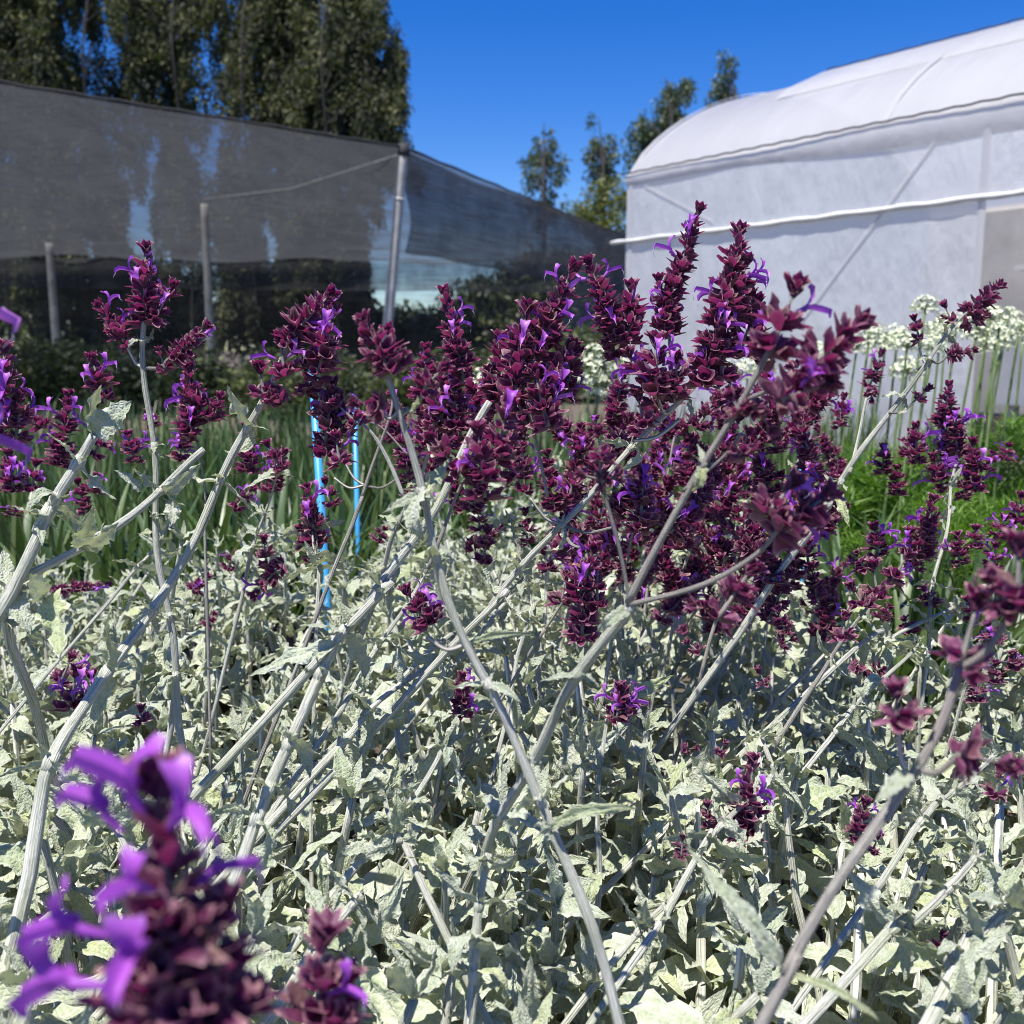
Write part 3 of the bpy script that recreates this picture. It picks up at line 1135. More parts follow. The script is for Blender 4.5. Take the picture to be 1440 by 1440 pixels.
# ---------------------------------------------------------------- nursery pot
pc = P(352, 884, 1.58)
pot = thing('nursery_pot', (pc.x, pc.y, 0), 'black plastic nursery pot with brown rim of soil behind the salvia at left', 'pot')
H = pc.z - .01
prof = [(.0, .0), (.085, 0), (.105, H * .93), (.112, H * .93), (.114, H), (.106, H), (.101, H * .9)]
mb = MB()
ns = 28
for (r, z) in prof:
    mb.add([(r * math.cos(2 * math.pi * k / ns), r * math.sin(2 * math.pi * k / ns), z) for k in range(ns)], [])
for i in range(len(prof) - 1):
    for k in range(ns):
        k2 = (k + 1) % ns
        mb.F.append((i * ns + k, i * ns + k2, (i + 1) * ns + k2, (i + 1) * ns + k))
link('pot_wall', mb.me('pot_wall', POTM), pot)
mb = MB()
mb.add([(0, 0, H * .94)] + [(.1015 * math.cos(2 * math.pi * k / ns), .1015 * math.sin(2 * math.pi * k / ns), H * .9 + uni(-.003, .004)) for k in range(ns)], [(0, k + 1, (k + 1) % ns + 1) for k in range(ns)])
link('soil', mb.me('soil', gm), pot)


# ================================================================ salvia
def leaf_me(seed, L, W, lobes, curl, ruffle, fold, n=20, m=8):
    """Felted sage leaf along +Y, upper face +Z: crisped, toothed margin, puckered blade, arrow shaped base on some."""
    rg = random.Random(seed)
    V, Fc, rim, U = [], [], [], []
    p1, p2, p3, p4 = (rg.uniform(0, 6.28) for _ in range(4))
    k1, k2 = rg.uniform(11, 16), rg.uniform(22, 31)
    bendx = rg.uniform(-.2, .2)
    twist = rg.uniform(-.7, .7)
    blunt = rg.uniform(.55, .85)
    x0 = y0 = z0 = 0.0
    for i in range(n + 1):
        t = i / n
        q = max(0.0, (t - .07) / .93)
        wd = W * .5 * (math.sin(math.pi * min(1, q + .02) ** .62) ** blunt) if 0 < q < 1 else 0.0
        wd = max(wd, W * .045 * (1 - q))
        wd += lobes * W * math.exp(-((t - .15) / .055) ** 2)
        # running centre line curls downwards (or up) along the blade
        a = curl * (t - .15) * 1.1
        if i:
            y0 += L / n * math.cos(a)
            z0 -= L / n * math.sin(a)
        for k in range(m + 1):
            s = k / m * 2 - 1
            e = abs(s) ** 2.5
            ph = p1 if s < 0 else p2
            tooth = 1 + (.10 * math.sin(t * 40 + ph) + .06 * math.sin(t * 71 + p3 + ph)) * (abs(s) > .8)
            x = s * wd * tooth
            z = ruffle * W * e * (math.sin(t * k1 + ph) + .7 * math.sin(t * k2 + p3 + ph)) * math.sin(math.pi * min(1, q * .97 + .03))
            z += fold * abs(x) * (1 - .8 * abs(s)) - .09 * W * math.exp(-(s / .2) ** 2) * (1 - q)
            z += .028 * W * math.sin(t * 33 + p3) * math.sin(s * 9 + p2) + .03 * W * math.sin(t * 17 + s * 6 + p4)
            tw = twist * t
            xx, zz = x * math.cos(tw) - z * math.sin(tw), x * math.sin(tw) + z * math.cos(tw)
            y = -.35 * lobes * W * e * math.exp(-((t - .15) / .07) ** 2)
            V.append((xx + bendx * L * t * t, y0 + y + zz * math.sin(a), z0 + zz * math.cos(a)))
            rim.append(.6 if abs(s) > .95 else (.25 if abs(s) < .05 else 0))
            U.append((s * .5 + .5, t))
    for i in range(n):
        for k in range(m):
            a = i * (m + 1) + k
            Fc.append((a, a + 1, a + m + 2, a + m + 1))
    return mesh_of('leaf', V, Fc, FELT, True, U, rim)


LQ = [(.30, .10, .9, .17, .5), (.27, .16, 1.7, .19, .6), (.36, .05, .5, .13, .4), (.28, .20, -.9, .18, .7),
      (.31, .12, 2.4, .20, .5), (.22, .08, .3, .13, .9), (.40, .14, 1.1, .17, .35), (.26, .03, 2.9, .16, .6),
      (.32, .20, -.5, .20, .5), (.20, .05, .8, .12, 1.0), (.34, .16, 1.9, .22, .4), (.25, .20, .7, .20, .8)]
LEAF = [leaf_me(i, 1.0, *q) for i, q in enumerate(LQ)]
LOW = [leaf_me(i, 1.0, *q, n=9, m=4) for i, q in enumerate(LQ)]
LUV = [((k / 4), i / 9) for i in range(10) for k in range(5)]
LRIM = [.6 if k in (0, 4) else (.25 if k == 2 else 0) for i in range(10) for k in range(5)]
SMALL = [leaf_me(40 + i, 1.0, *q) for i, q in enumerate([(.28, .0, .5, .10, .6), (.24, .0, -.6, .10, .8), (.32, .06, 1.2, .13, .5)])]


# ---- shoots: a pale stalk with opposite pairs of leaves, small ones at its tip
def shoot_proto(seed):
    rg = random.Random(seed)
    h = rg.uniform(.13, .24)
    bx, by = rg.uniform(-.06, .06), rg.uniform(-.06, .06)
    pts = [(Vector((0, 0, -.03)), .0042), (Vector((bx * .4, by * .4, h * .45)), .0038), (Vector((bx, by, h)), .0028)]
    path = catmull(pts, 4)
    mb = MB()
    tube(mb, path, 7, .06)
    leaves = []
    nn = rg.randint(6, 7)
    rot = rg.uniform(0, 6.28)
    for i in range(nn):
        t = .18 + .82 * i / (nn - 1)
        j = min(len(path) - 2, int(t * (len(path) - 1)))
        p = path[j][0].lerp(path[j + 1][0], t * (len(path) - 1) - j)
        rot += math.pi / 2 + rg.uniform(-.35, .35)
        size = (.086 - .046 * t ** 1.3) * rg.uniform(.8, 1.25)
        el = -.25 + 1.15 * t ** 2 + rg.uniform(-.3, .3)
        for q in (0, math.pi):
            if rg.random() < .06:
                continue
            yaw = rot + q + rg.uniform(-.25, .25)
            Mx = (Matrix.Translation(p) @ Matrix.Rotation(yaw, 4, 'Z') @ Matrix.Rotation(el + rg.uniform(-.5, .5), 4, 'X')
                  @ Matrix.Rotation(rg.uniform(-.95, .95), 4, 'Y') @ Matrix.Scale(size * rg.uniform(.8, 1.2), 4) @ Matrix.Diagonal((rg.uniform(.75, 1.15), 1, rg.uniform(.9, 1.3), 1)))
            leaves.append((LEAF[rg.randrange(len(LEAF))] if t < .95 else SMALL[rg.randrange(len(SMALL))], Mx))
    # tight pair at the tip
    for q in (0, math.pi):
        Mx = Matrix.Translation(path[-1][0]) @ Matrix.Rotation(rot + 1.57 + q, 4, 'Z') @ Matrix.Rotation(1.0 + rg.uniform(-.2, .3), 4, 'X') @ Matrix.Scale(rg.uniform(.028, .042), 4)
        leaves.append((SMALL[rg.randrange(3)], Mx))
    return mb.me('shoot', STEM), leaves


SHOOTS = [shoot_proto(100 + i) for i in range(22)]


# ---- calyx, bract, flower
def calyx_me(seed):
    rg = random.Random(seed)
    mb = MB()
    ns = 12
    V, rim, Fc = [], [], []
    rings = [(0, .0011), (.0035, .0030), (.0075, .0042), (.0112, .0052), (.0132, .0064)]
    ph = rg.uniform(-.3, .3)
    for j, (z, r) in enumerate(rings):
        f = j / (len(rings) - 1)
        for k in range(ns):
            a = 2 * math.pi * k / ns
            lip = max(0, math.cos(a + ph)) ** 3 * 1.5 + max(0, math.cos(a + ph - 2.2)) ** 6 * 1.0 + max(0, math.cos(a + ph + 2.2)) ** 6 * 1.0
            rr = r * (1 + .35 * f * f * (lip - .3)) * rg.uniform(.93, 1.07)
            V.append((rr * math.sin(a), rr * math.cos(a) * .85, z + f ** 3 * .0085 * (lip - .55) + rg.uniform(-.0004, .0004)))
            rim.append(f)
    for j in range(len(rings) - 1):
        for k in range(ns):
            k2 = (k + 1) % ns
            Fc.append((j * ns + k, j * ns + k2, (j + 1) * ns + k2, (j + 1) * ns + k))
    mb.add(V, Fc, None, rim)
    return mb


def bract_me(seed):
    rg = random.Random(seed)
    mb = MB()
    V, rim, Fc = [], [], []
    n = 5
    Lb, Wb = .0165, .0105
    cup = rg.uniform(.2, .5)
    for i in range(n + 1):
        t = i / n
        wd = Wb * .5 * math.sin(math.pi * min(1, t * .92 + .08)) ** .9 if i < n else .0002
        for k in range(5):
            s = k / 2 - 1
            V.append((s * wd, -.003 + cup * .006 * s * s + .004 * t * t * 2 * (rg.random() * .3 + .6), t * Lb))
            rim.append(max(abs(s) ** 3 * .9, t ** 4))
    for i in range(n):
        for k in range(4):
            a = i * 5 + k
            Fc.append((a, a + 1, a + 6, a + 5))
    mb.add(V, Fc, None, rim)
    return mb


CAL = [calyx_me(i) for i in range(4)]
BRA = [bract_me(i) for i in range(3)]
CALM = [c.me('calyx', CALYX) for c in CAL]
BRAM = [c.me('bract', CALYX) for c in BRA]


def flower_me(seed, wd_=1.0):
    """Violet two lipped sage flower: tube along +Z, upper lip arching towards +Y, lower lip spreading towards -Y."""
    rg = random.Random(seed)
    mb = MB()
    o = rg.uniform(.9, 1.15)
    path = [(Vector((0, 0, .004)), .0012), (Vector((0, .0003, .010)), .0020), (Vector((0, .0010, .016)), .0026)]
    tube(mb, path, 8, cap=False, rim=.2)
    # upper lip: hooded crescent
    cur = [(0, .001, .015), (0, .0045, .021), (0, .0090, .0262), (0, .0132, .0285 * o), (0, .0165, .0275 * o)]
    wid = [q * wd_ for q in (.0022, .0029, .0032, .0027, .0009)]
    V, Fc, rim = [], [], []
    for i, (c, wd) in enumerate(zip(cur, wid)):
        a = cur[max(0, i - 1)]
        b_ = cur[min(len(cur) - 1, i + 1)]
        t = (Vector(b_) - Vector(a)).normalized()
        nrm = Vector((0, -t.z, t.y))
        for s in (-1, -.5, 0, .5, 1):
            V.append(Vector(c) + Vector((s * wd, 0, 0)) - nrm * (s * s * wd * 1.5) * (-1))
            rim.append(.25 + .45 * abs(s) * (i / 4))
    for i in range(len(cur) - 1):
        for k in range(4):
            a = i * 5 + k
            Fc.append((a, a + 1, a + 6, a + 5))
    mb.add(V, Fc, None, rim)
    # lower lip
    cur = [(0, -.001, .0155), (0, -.0028, .0205), (0, -.0062, .0250), (0, -.0100, .0268), (0, -.0140, .0255)]
    wid = [q * wd_ for q in (.0019, .0024, .0031, .0056, .0044)]
    V, Fc, rim = [], [], []
    for i, (c, wd) in enumerate(zip(cur, wid)):
        for s in (-1, -.5, 0, .5, 1):
            V.append(Vector(c) + Vector((s * wd, s * s * wd * (.5 if i < 3 else -.35), s * s * wd * .35 + rg.uniform(-.0003, .0003))))
            rim.append(.2 + .09 * i + .15 * abs(s))
    for i in range(len(cur) - 1):
        for k in range(4):
            a = i * 5 + k
            Fc.append((a, a + 1, a + 6, a + 5))
    mb.add(V, Fc, None, rim)
    # style
    tube(mb, [(Vector((0, .0160, .0275 * o)), .0003), (Vector((0, .0195, .0268 * o)), .0003), (Vector((0, .0225, .0240)), .0002)], 4, rim=1.0)
    return mb.me('flower', PETAL)


FLO = [flower_me(i) for i in range(5)]
WIDE = [flower_me(20 + i, 1.6) for i in range(2)]


def spike_recipe(L, wsc, rg, dense=1.0):
    """list of (key, index, Matrix) for calyces and bracts of a spike standing on the origin, +Z up."""
    out = []
    step = .0082 * wsc
    nw = max(2, int(L / step))
    bend = rg.uniform(-.10, .10)
    rot = rg.uniform(0, 6.28)
    for i in range(nw):
        f = i / max(1, nw - 1)
        z = L * (.02 + .92 * f)
        prof = (1.0 - .50 * f ** 2.2) * (.9 if i == 0 else 1)
        n = int(round((11 if f < .75 else 7) * dense))
        rot += .45 + rg.uniform(-.2, .2)
        for k in range(n):
            a = rot + 2 * math.pi * k / n + rg.uniform(-.22, .22)
            tilt = (1.25 - .85 * f ** 1.5) + rg.uniform(-.38, .34)
            if rg.random() < .14:
                continue
            s = .74 * wsc * prof * rg.uniform(.65, 1.25)
            Mx = (Matrix.Translation((bend * L * f * f, 0, z + rg.uniform(-.004, .004) * wsc)) @ Matrix.Rotation(a, 4, 'Z')
                  @ Matrix.Rotation(-tilt, 4, 'X') @ Matrix.Translation((0, 0, .0015 * wsc)) @ Matrix.Rotation(math.pi * (rg.random() < .0), 4, 'Z') @ Matrix.Scale(s, 4))
            if rg.random() < .05 + .25 * f:
                out.append(('bract', rg.randrange(3), Mx))
            else:
                out.append(('calyx', rg.randrange(4), Mx))
    # closed bud at the tip
    for k in range(6):
        Mx = (Matrix.Translation((bend * L, 0, L * .95)) @ Matrix.Rotation(k * 1.05 + rot, 4, 'Z') @ Matrix.Rotation(-.12 - .06 * k, 4, 'X') @ Matrix.Scale(wsc * .72, 4))
        out.append(('bract', k % 3, Mx))
    return out, bend


def rachis_me(L, bend, wsc):
    mb = MB()
    tube(mb, [(Vector((bend * L * t * t, 0, L * t)), .0017 * wsc * (1 - .6 * t)) for t in (0, .25, .5, .75, .97)], 6)
    return mb.me('flower_spike', BRANCH)


VARIANTS = {}


def variant(L, wsc, rg):
    """shared joined meshes for spikes too small to pick their calyces apart"""
    key = (round(L / .02) * .02 if L > .03 else .03, rg.randrange(2))
    if key not in VARIANTS:
        r2 = random.Random(hash(key) % 9999 if False else int(key[0] * 1000) + key[1] * 31)
        rec, bend = spike_recipe(max(.025, key[0]), 1.0, r2)
        mb = MB()
        for (kd, i, Mx) in rec:
            src = (CAL if kd == 'calyx' else BRA)[i]
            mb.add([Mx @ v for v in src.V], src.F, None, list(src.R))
        VARIANTS[key] = (mb.me('calyx_cluster', CALYX), rachis_me(max(.025, key[0]), bend, 1.0), max(.025, key[0]))
    return VARIANTS[key]


# ---- plants of the bed
PLANTS = [
    # px of the crown on the ground plane is given as x, y in metres
    (-.24, .36, 'nearest silver sage at bottom left, carrying the big blurred violet spike'),
    (.06, .50, 'nearest silver sage at bottom centre with a dark leaning stem'),
    (.40, .46, 'nearest silver sage at bottom right, carrying the blurred bud stem'),
    (-.46, .80, 'silver sage at left with thick pale forked stems and a yellowing leaf'),
    (-.10, .86, 'silver sage left of centre whose stems lean up to the blue stake'),
    (.20, .84, 'silver sage right of centre under the thick stem that forks in three'),
    (.56, .88, 'silver sage at right below the two thick pale slanting stems'),
    (-.62, 1.18, 'silver sage at left carrying the tall upright flower stem'),
    (-.22, 1.25, 'silver sage behind the black pot and below the thick blue stake'),
    (.12, 1.25, 'silver sage at centre under the densest burgundy spikes'),
    (.48, 1.24, 'silver sage right of centre under the tallest twin spikes'),
    (.80, 1.20, 'silver sage near the right edge with many small violet spikes'),
    (-.45, 1.60, 'far silver sage behind the upright flower stem at left'),
    (.02, 1.68, 'far silver sage in the middle before the strap leaves'),
    (.40, 1.62, 'far silver sage behind the dark burgundy mass'),
]
ROOTS = []
for (x, y, lab) in PLANTS:
    ROOTS.append(thing('salvia_plant', (x, y, 0), lab, 'sage plant', 'silver leaved sage plants in the bed'))
ncount = [0] * len(ROOTS)
ncal = [0] * len(ROOTS)
lower = [MB() for _ in ROOTS]


def nearest(p):
    return min(range(len(PLANTS)), key=lambda i: (PLANTS[i][0] - p.x) ** 2 + (PLANTS[i][1] - p.y) ** 2)


def canopy(x, y):
    """height of the leaf canopy"""
    h = .355 + .035 * math.sin(x * 7.3 + 1) * math.cos(y * 6.1) + .02 * math.sin(x * 17 + y * 13)
    return h


def far_edge(px):
    t = [(-200, 1.62), (0, 1.60), (300, 1.62), (480, 1.75), (650, 2.0), (850, 2.0), (1000, 1.8), (1150, 1.55), (1250, 1.35), (1440, 1.38), (1700, 1.4)]
    for (a, b_), (c, d) in zip(t, t[1:]):
        if a <= px <= c:
            return b_ + (d - b_) * (px - a) / (c - a)
    return 1.4


n_sh = 0
tries = 0
spots = []
while n_sh < 860 and tries < 40000:
    tries += 1
    y = .34 + 1.75 * rnd()
    x = uni(-1.15, 1.15)
    if abs(x) > .56 * y + .16:
        continue
    px = 720 + F * x / max(.3, y)
    if y > far_edge(px):
        continue
    dmin = .034 if y < .9 else .026
    if any((x - a) ** 2 + (y - b_) ** 2 < dmin * dmin for a, b_ in spots):
        continue
    spots.append((x, y))
    n_sh += 1
    top = canopy(x, y) + uni(-.08, .03) + (.035 * min(1, max(0, (y - 1.1) / .5)))
    if y > 1.15 and rnd() < .2:
        top += uni(.03, .12)
    me, lv = random.choice(SHOOTS)
    i = nearest(Vector((x, y, 0)))
    root = ROOTS[i]
    zt = max(lv, key=lambda q: q[1].translation.z)[1].translation.z
    sca = uni(.85, 1.15) * (1.05 if y < .8 else max(.66, 1.05 - .48 * (y - .8)))
    lean = Matrix.Rotation(uni(-.35, .35), 4, 'X') @ Matrix.Rotation(uni(-.35, .35), 4, 'Y')
    Mx = Matrix.Translation((x - root.location.x if False else x - PLANTS[i][0], y - PLANTS[i][1], top - zt * sca)) @ Matrix.Rotation(uni(0, 6.28), 4, 'Z') @ lean @ Matrix.Scale(sca, 4)
    so = link('shoot', me, root, Mx)
    for q, (lm, lM) in enumerate(sorted(lv, key=lambda e: -e[1].translation.z)):
        if (q < 7 and ncount[i] < 300) or lm not in LEAF:
            link('leaf', lm, so, lM)
            ncount[i] += 1
        else:                              # low leaves, mostly hidden: joined for each plant
            src = LOW[LEAF.index(lm)]
            MM = Mx @ lM
            lower[i].add([MM @ v.co for v in src.vertices], [tuple(p.vertices) for p in src.polygons], LUV, LRIM)
# the bed goes on to both sides of the picture
for _ in range(330):
    y = uni(.25, 1.55)
    x = (.56 * y + uni(.14, .60)) * random.choice((-1, 1))
    me, lv = random.choice(SHOOTS)
    i = nearest(Vector((x, y, 0)))
    zt = max(lv, key=lambda q: q[1].translation.z)[1].translation.z
    Mx = Matrix.Translation((x - PLANTS[i][0], y - PLANTS[i][1], canopy(x, y) + uni(-.08, .02) - zt)) @ Matrix.Rotation(uni(0, 6.28), 4, 'Z')
    link('shoot', me, ROOTS[i], Mx)
    for (lm, lM) in lv:
        src = LOW[LEAF.index(lm)] if lm in LEAF else LOW[5]
        MM = Mx @ lM
        lower[i].add([MM @ v.co for v in src.vertices], [tuple(p.vertices) for p in src.polygons], LUV, LRIM)
for i, mb in enumerate(lower):
    link('lower_leaves', mb.me('lower_leaves', FELT), ROOTS[i], None, 'stuff')


# ---- flowering stems
def stem(pts, r0, r1, mat=STEM, root_i=None, nodes=(), name='flower_stem', ground=True, leafsize=.045):
    """pts: (px, py, depth) from low to high; r0, r1 radii; nodes: places 0..1 with leaf pairs"""
    W = [P(*p) for p in pts]
    if root_i is None:
        b0 = W[0] if not ground else W[0]
        root_i = nearest(b0)
    root = ROOTS[root_i]
    base = Vector((PLANTS[root_i][0], PLANTS[root_i][1], 0))
    pl = []
    if ground:
        d = (W[0] - W[1]).normalized()
        d.z = min(d.z, -.55)
        d.normalize()
        foot = W[0] + d * (W[0].z / -d.z)
        pl.append((foot, r0 * .66))
    n = len(W)
    for i, q in enumerate(W):
        t = i / max(1, n - 1)
        pl.append((q, .62 * (r0 + (r1 - r0) * t)))
    path = catmull(pl, 6)
    w1, w2 = uni(0, 6.28), uni(0, 6.28)
    amp = .0022 if mat is STEM else .0012
    run_, pth = 0.0, []
    for k, (p, r) in enumerate(path):
        run_ += (p - path[k - 1][0]).length if k else 0
        pth.append((p + Vector((math.sin(run_ * 42 + w1), math.sin(run_ * 31 + w2), 0)) * amp, r * (1 + .06 * math.sin(run_ * 90 + w2))))
    path = pth
    mb = MB()
    tube(mb, [(p - base, r) for p, r in path], 10, .07)
    if mat is STEM and ground:
        nodes = tuple(nodes) + tuple(q for q in (.12 + uni(-.04, .04), .34 + uni(-.05, .05), .52 + uni(-.05, .05), .7 + uni(-.05, .05)) if all(abs(q - z) > .1 for z in nodes))
        leafsize = leafsize * .85
    so = link(name, mb.me(name, mat), root)
    k0 = 6 if ground else 0
    for t in nodes:
        f = k0 + t * (len(path) - 1 - k0)
        j = min(len(path) - 2, int(f))
        p = path[j][0].lerp(path[j + 1][0], f - j)
        dr = (path[j + 1][0] - path[j][0]).normalized()
        r = path[j][1]
        # swollen joint
        mb = MB()
        tube(mb, [(p - base - dr * r * 1.6, r * 1.02), (p - base, r * 1.28), (p - base + dr * r * 1.6, r * 1.02)], 8)
        link('joint', mb.me('joint', mat), so)
        q = Vector((0, 0, 1)).rotation_difference(dr).to_matrix().to_4x4()
        a0 = uni(0, 6.28)
        for w_ in (0, math.pi):
            Mx = Matrix.Translation(p - base) @ q @ Matrix.Rotation(a0 + w_, 4, 'Z') @ Matrix.Rotation(uni(-.5, .5), 4, 'X') @ Matrix.Rotation(uni(-.4, .4), 4, 'Y') @ Matrix.Scale(leafsize * uni(.7, 1.25), 4)
            link('leaf', random.choice(LEAF), so, Mx)
            ncount[root_i] += 1
            Mx = Matrix.Translation(p - base) @ q @ Matrix.Rotation(a0 + w_ + 1.57, 4, 'Z') @ Matrix.Rotation(.6, 4, 'X') @ Matrix.Scale(leafsize * .4, 4)
            link('leaf', random.choice(SMALL), so, Mx)
            ncount[root_i] += 1
    return so, root_i, path


def branch(a, b_, r0, r1, root_i, sagx=0.0, mat=BRANCH):
    base = Vector((PLANTS[root_i][0], PLANTS[root_i][1], 0))
    m_ = a.lerp(b_, .5) + Vector((sagx, 0, -.006))
    mb = MB()
    tube(mb, [(p - base, r) for p, r in catmull([(a, r0), (m_, (r0 + r1) / 2), (b_, r1)], 5)], 7, .05)
    return link('side_branch', mb.me('side_branch', mat), ROOTS[root_i])


SPK = 0


def spike(bx, by, tx, ty, d, ws=1.0, nf=None, root_i=None, detailed=None, dd=0.0, ang=None):
    """flower spike from picture point (bx,by) to (tx,ty) at depth d; dd: how much nearer (-) or farther its tip is"""
    global SPK
    SPK += 1
    rg = random.Random(900 + SPK)
    a, b_ = P(bx, by, d), P(tx, ty, d + dd)
    if root_i is None:
        root_i = nearest(Vector((a.x, a.y, 0)))
    root = ROOTS[root_i]
    L = (b_ - a).length
    q = Vector((0, 0, 1)).rotation_difference((b_ - a).normalized()).to_matrix().to_4x4()
    Mx = local(root, Matrix.Translation(a) @ q @ Matrix.Rotation(rg.uniform(0, 6.28), 4, 'Z'))
    if detailed is None:
        detailed = (d < .75 or (d < 1.0 and ncal[root_i] < 260)) and L > .018
    if detailed:
        rec, bend = spike_recipe(L, ws, rg)
        so = link('flower_spike', rachis_me(L, bend, ws), root, Mx)
        ncal[root_i] += len(rec)
        for (kd, i, Mc) in rec:
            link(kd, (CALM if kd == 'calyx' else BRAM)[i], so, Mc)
        s2 = 1.0
    elif d < 1.0:
        rec, bend = spike_recipe(L, ws, rg)
        so = link('flower_spike', rachis_me(L, bend, ws), root, Mx)
        mb = MB()
        for (kd, i, Mc) in rec:
            src = (CAL if kd == 'calyx' else BRA)[i]
            mb.add([Mc @ v for v in src.V], src.F, None, list(src.R))
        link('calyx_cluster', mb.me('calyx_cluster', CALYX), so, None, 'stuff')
        s2 = 1.0
        detailed = True
    else:
        cm, rm, Lv = variant(L, ws, rg)
        s2 = L / Lv
        Ms = Mx @ Matrix.Diagonal((ws, ws, s2, 1))
        so = link('flower_spike', rm, root, Ms)
        link('calyx_cluster', cm, so, None, 'stuff')
    nf = nf if nf is not None else rg.choice((1, 2, 2, 3, 4))
    nf = nf + (L > .04) + (L > .07)
    for _ in range(nf):
        f = rg.uniform(.12, .8)
        a2 = rg.uniform(0, 6.28)
        s = rg.uniform(.52, .78) * (min(ws, 1.05) if detailed else 1) * (1 if L > .03 else .8)
        Mf = Matrix.Translation((0, 0, L * f if detailed else L * f / s2)) @ Matrix.Rotation(a2, 4, 'Z') @ Matrix.Rotation(-rg.uniform(.75, 1.15), 4, 'X') @ Matrix.Translation((0, 0, .004)) @ Matrix.Scale(s, 4)
        link('flower', rg.choice(FLO), so, Mf)
    return so, root_i, a


def leafpx(bx, by, d0, tx, ty, d1, width=1.0, roll=0.0, root_i=None, me=None, parent=None):
    a, b_ = P(bx, by, d0), P(tx, ty, d1)
    if root_i is None:
        root_i = nearest(Vector((a.x, a.y, 0)))
    root = ROOTS[root_i]
    yv = (b_ - a)
    L = yv.length
    yv.normalize()
    zv = (Vector((0, 0, CAMZ)) - a)
    zv = (zv - yv * zv.dot(yv)).normalized()
    xv = yv.cross(zv)
    Mx = Matrix((xv, yv, zv)).transposed().to_4x4()
    Mx = Matrix.Translation(a) @ Mx @ Matrix.Rotation(roll, 4, 'Y') @ Matrix.Diagonal((L * width, L, L, 1))
    return link('leaf', me or LEAF[2], root, local(root, Mx))


# --- the stems one can follow in the photograph (px, py, metres away)
mm = .001
s, iA, pa = stem([(262, 1080, .86), (240, 900, .86), (222, 740, .86), (205, 520, .86), (203, 452, .86)], 5.0 * mm, 3.4 * mm, nodes=(.30, .62, .84), leafsize=.03, root_i=7)
branch(P(204, 517, .86), P(178, 485, .86), 1.8 * mm, 1.4 * mm, iA)
branch(P(204, 517, .86), P(243, 497, .86), 1.8 * mm, 1.4 * mm, iA)
spike(203, 455, 202, 352, .86, 1.0, 4, iA)
spike(216, 452, 240, 404, .86, .9, 2, iA)
spike(180, 487, 140, 432, .86, .8, 1, iA)
spike(243, 505, 290, 462, .86, .85, 1, iA)
spike(232, 520, 225, 498, .86, .7, 0, iA)

s, iB, _ = stem([(40, 1228, .70), (72, 1075, .72), (132, 968, .76), (215, 862, .80), (300, 700, .82), (352, 598, .82), (405, 480, .80)], 8.2 * mm, 4.0 * mm, nodes=(.17, .5, .83), root_i=3, leafsize=.055)
spike(405, 482, 455, 412, .80, 1.15, 3, iB)
spike(448, 530, 462, 440, .80, 1.15, 1, iB)
spike(372, 560, 368, 525, .80, 1.1, 0, iB)
spike(400, 525, 395, 482, .80, 1.05, 2, iB)
spike(428, 556, 430, 520, .82, 1.05, 0, iB)
spike(392, 565, 384, 555, .80, .9, 0, iB)
spike(455, 640, 470, 560, .82, 1.1, 1, iB)
spike(482, 610, 468, 545, .83, 1.1, 0, iB)
spike(470, 600, 440, 560, .84, 1.0, 1, iB)
spike(478, 650, 472, 620, .80, .9, 1, iB)
spike(500, 595, 478, 570, .80, .9, 0, iB)

stem([(12, 832, .74), (60, 742, .75), (104, 660, .76), (128, 612, .76)], 7 * mm, 5.6 * mm, root_i=3, nodes=(), ground=True)
stem([(18, 822, .75), (112, 772, .76), (212, 702, .78), (290, 632, .80)], 5.6 * mm, 4.6 * mm, root_i=3, nodes=(.42, .72), leafsize=.032, ground=False)
leafpx(130, 612, .76, 126, 530, .75, .8, .9, 3, LEAF[3])
leafpx(130, 612, .76, 176, 566, .745, 1.3, -.2, 3, LEAF[6])
spike(148, 565, 130, 508, .92, 1.0, 2)
leafpx(60, 838, .73, 122, 915, .705, 1.15, .3, 3, LEAF[8])
leafpx(60, 838, .74, 48, 822, .70, 1.2, .2, 3, LEAF[2])
leafpx(112, 772, .76, 128, 720, .74, 1.2, .4, 3, LEAF[2])
leafpx(112, 770, .76, 146, 762, .72, 1.2, 1.0, 3, LEAF[0])
leafpx(232, 695, .78, 272, 660, .76, 1.0, .3, 3, LEAF[0])
leafpx(200, 690, .78, 168, 660, .76, 1.2, .9, 3, LEAF[2])
# big grey leaf lying left of centre
leafpx(480, 905, .70, 335, 945, .70, .55, .55, 4, LEAF[2])
leafpx(490, 880, .70, 470, 812, .70, .75, .5, 4, LEAF[5])

s, iC, _ = stem([(310, 1282, .66), (385, 1102, .68), (440, 962, .70), (484, 888, .71)], 6.6 * mm, 5.6 * mm, nodes=(.45, 1.0), root_i=0, leafsize=.05)
s, iE, _ = stem([(482, 890, .84), (520, 848, .84), (600, 732, .85), (650, 640, .86), (690, 565, .86)], 6.2 * mm, 4.8 * mm, nodes=(.3,), root_i=4, leafsize=.045)
for q in [(745, 520, 802, 378, .86, 1.3, 3), (722, 560, 742, 440, .86, 1.35, 0), (757, 575, 800, 488, .86, 1.2, 2), (700, 560, 705, 480, .88, 1.2, 0),
          (772, 600, 748, 530, .84, 1.2, 1), (700, 575, 690, 528, .88, 1.1, 0), (740, 600, 720, 540, .86, 1.2, 0), (790, 560, 815, 500, .88, 1.0, 1)]:
    spike(*q[:5], q[5], q[6], iE)
spike(868, 478, 832, 370, .90, 1.05, 2, 9)
spike(885, 480, 884, 405, .90, 1.1, 1, 9)
spike(865, 500, 850, 440, .92, 1.0, 0, 9)
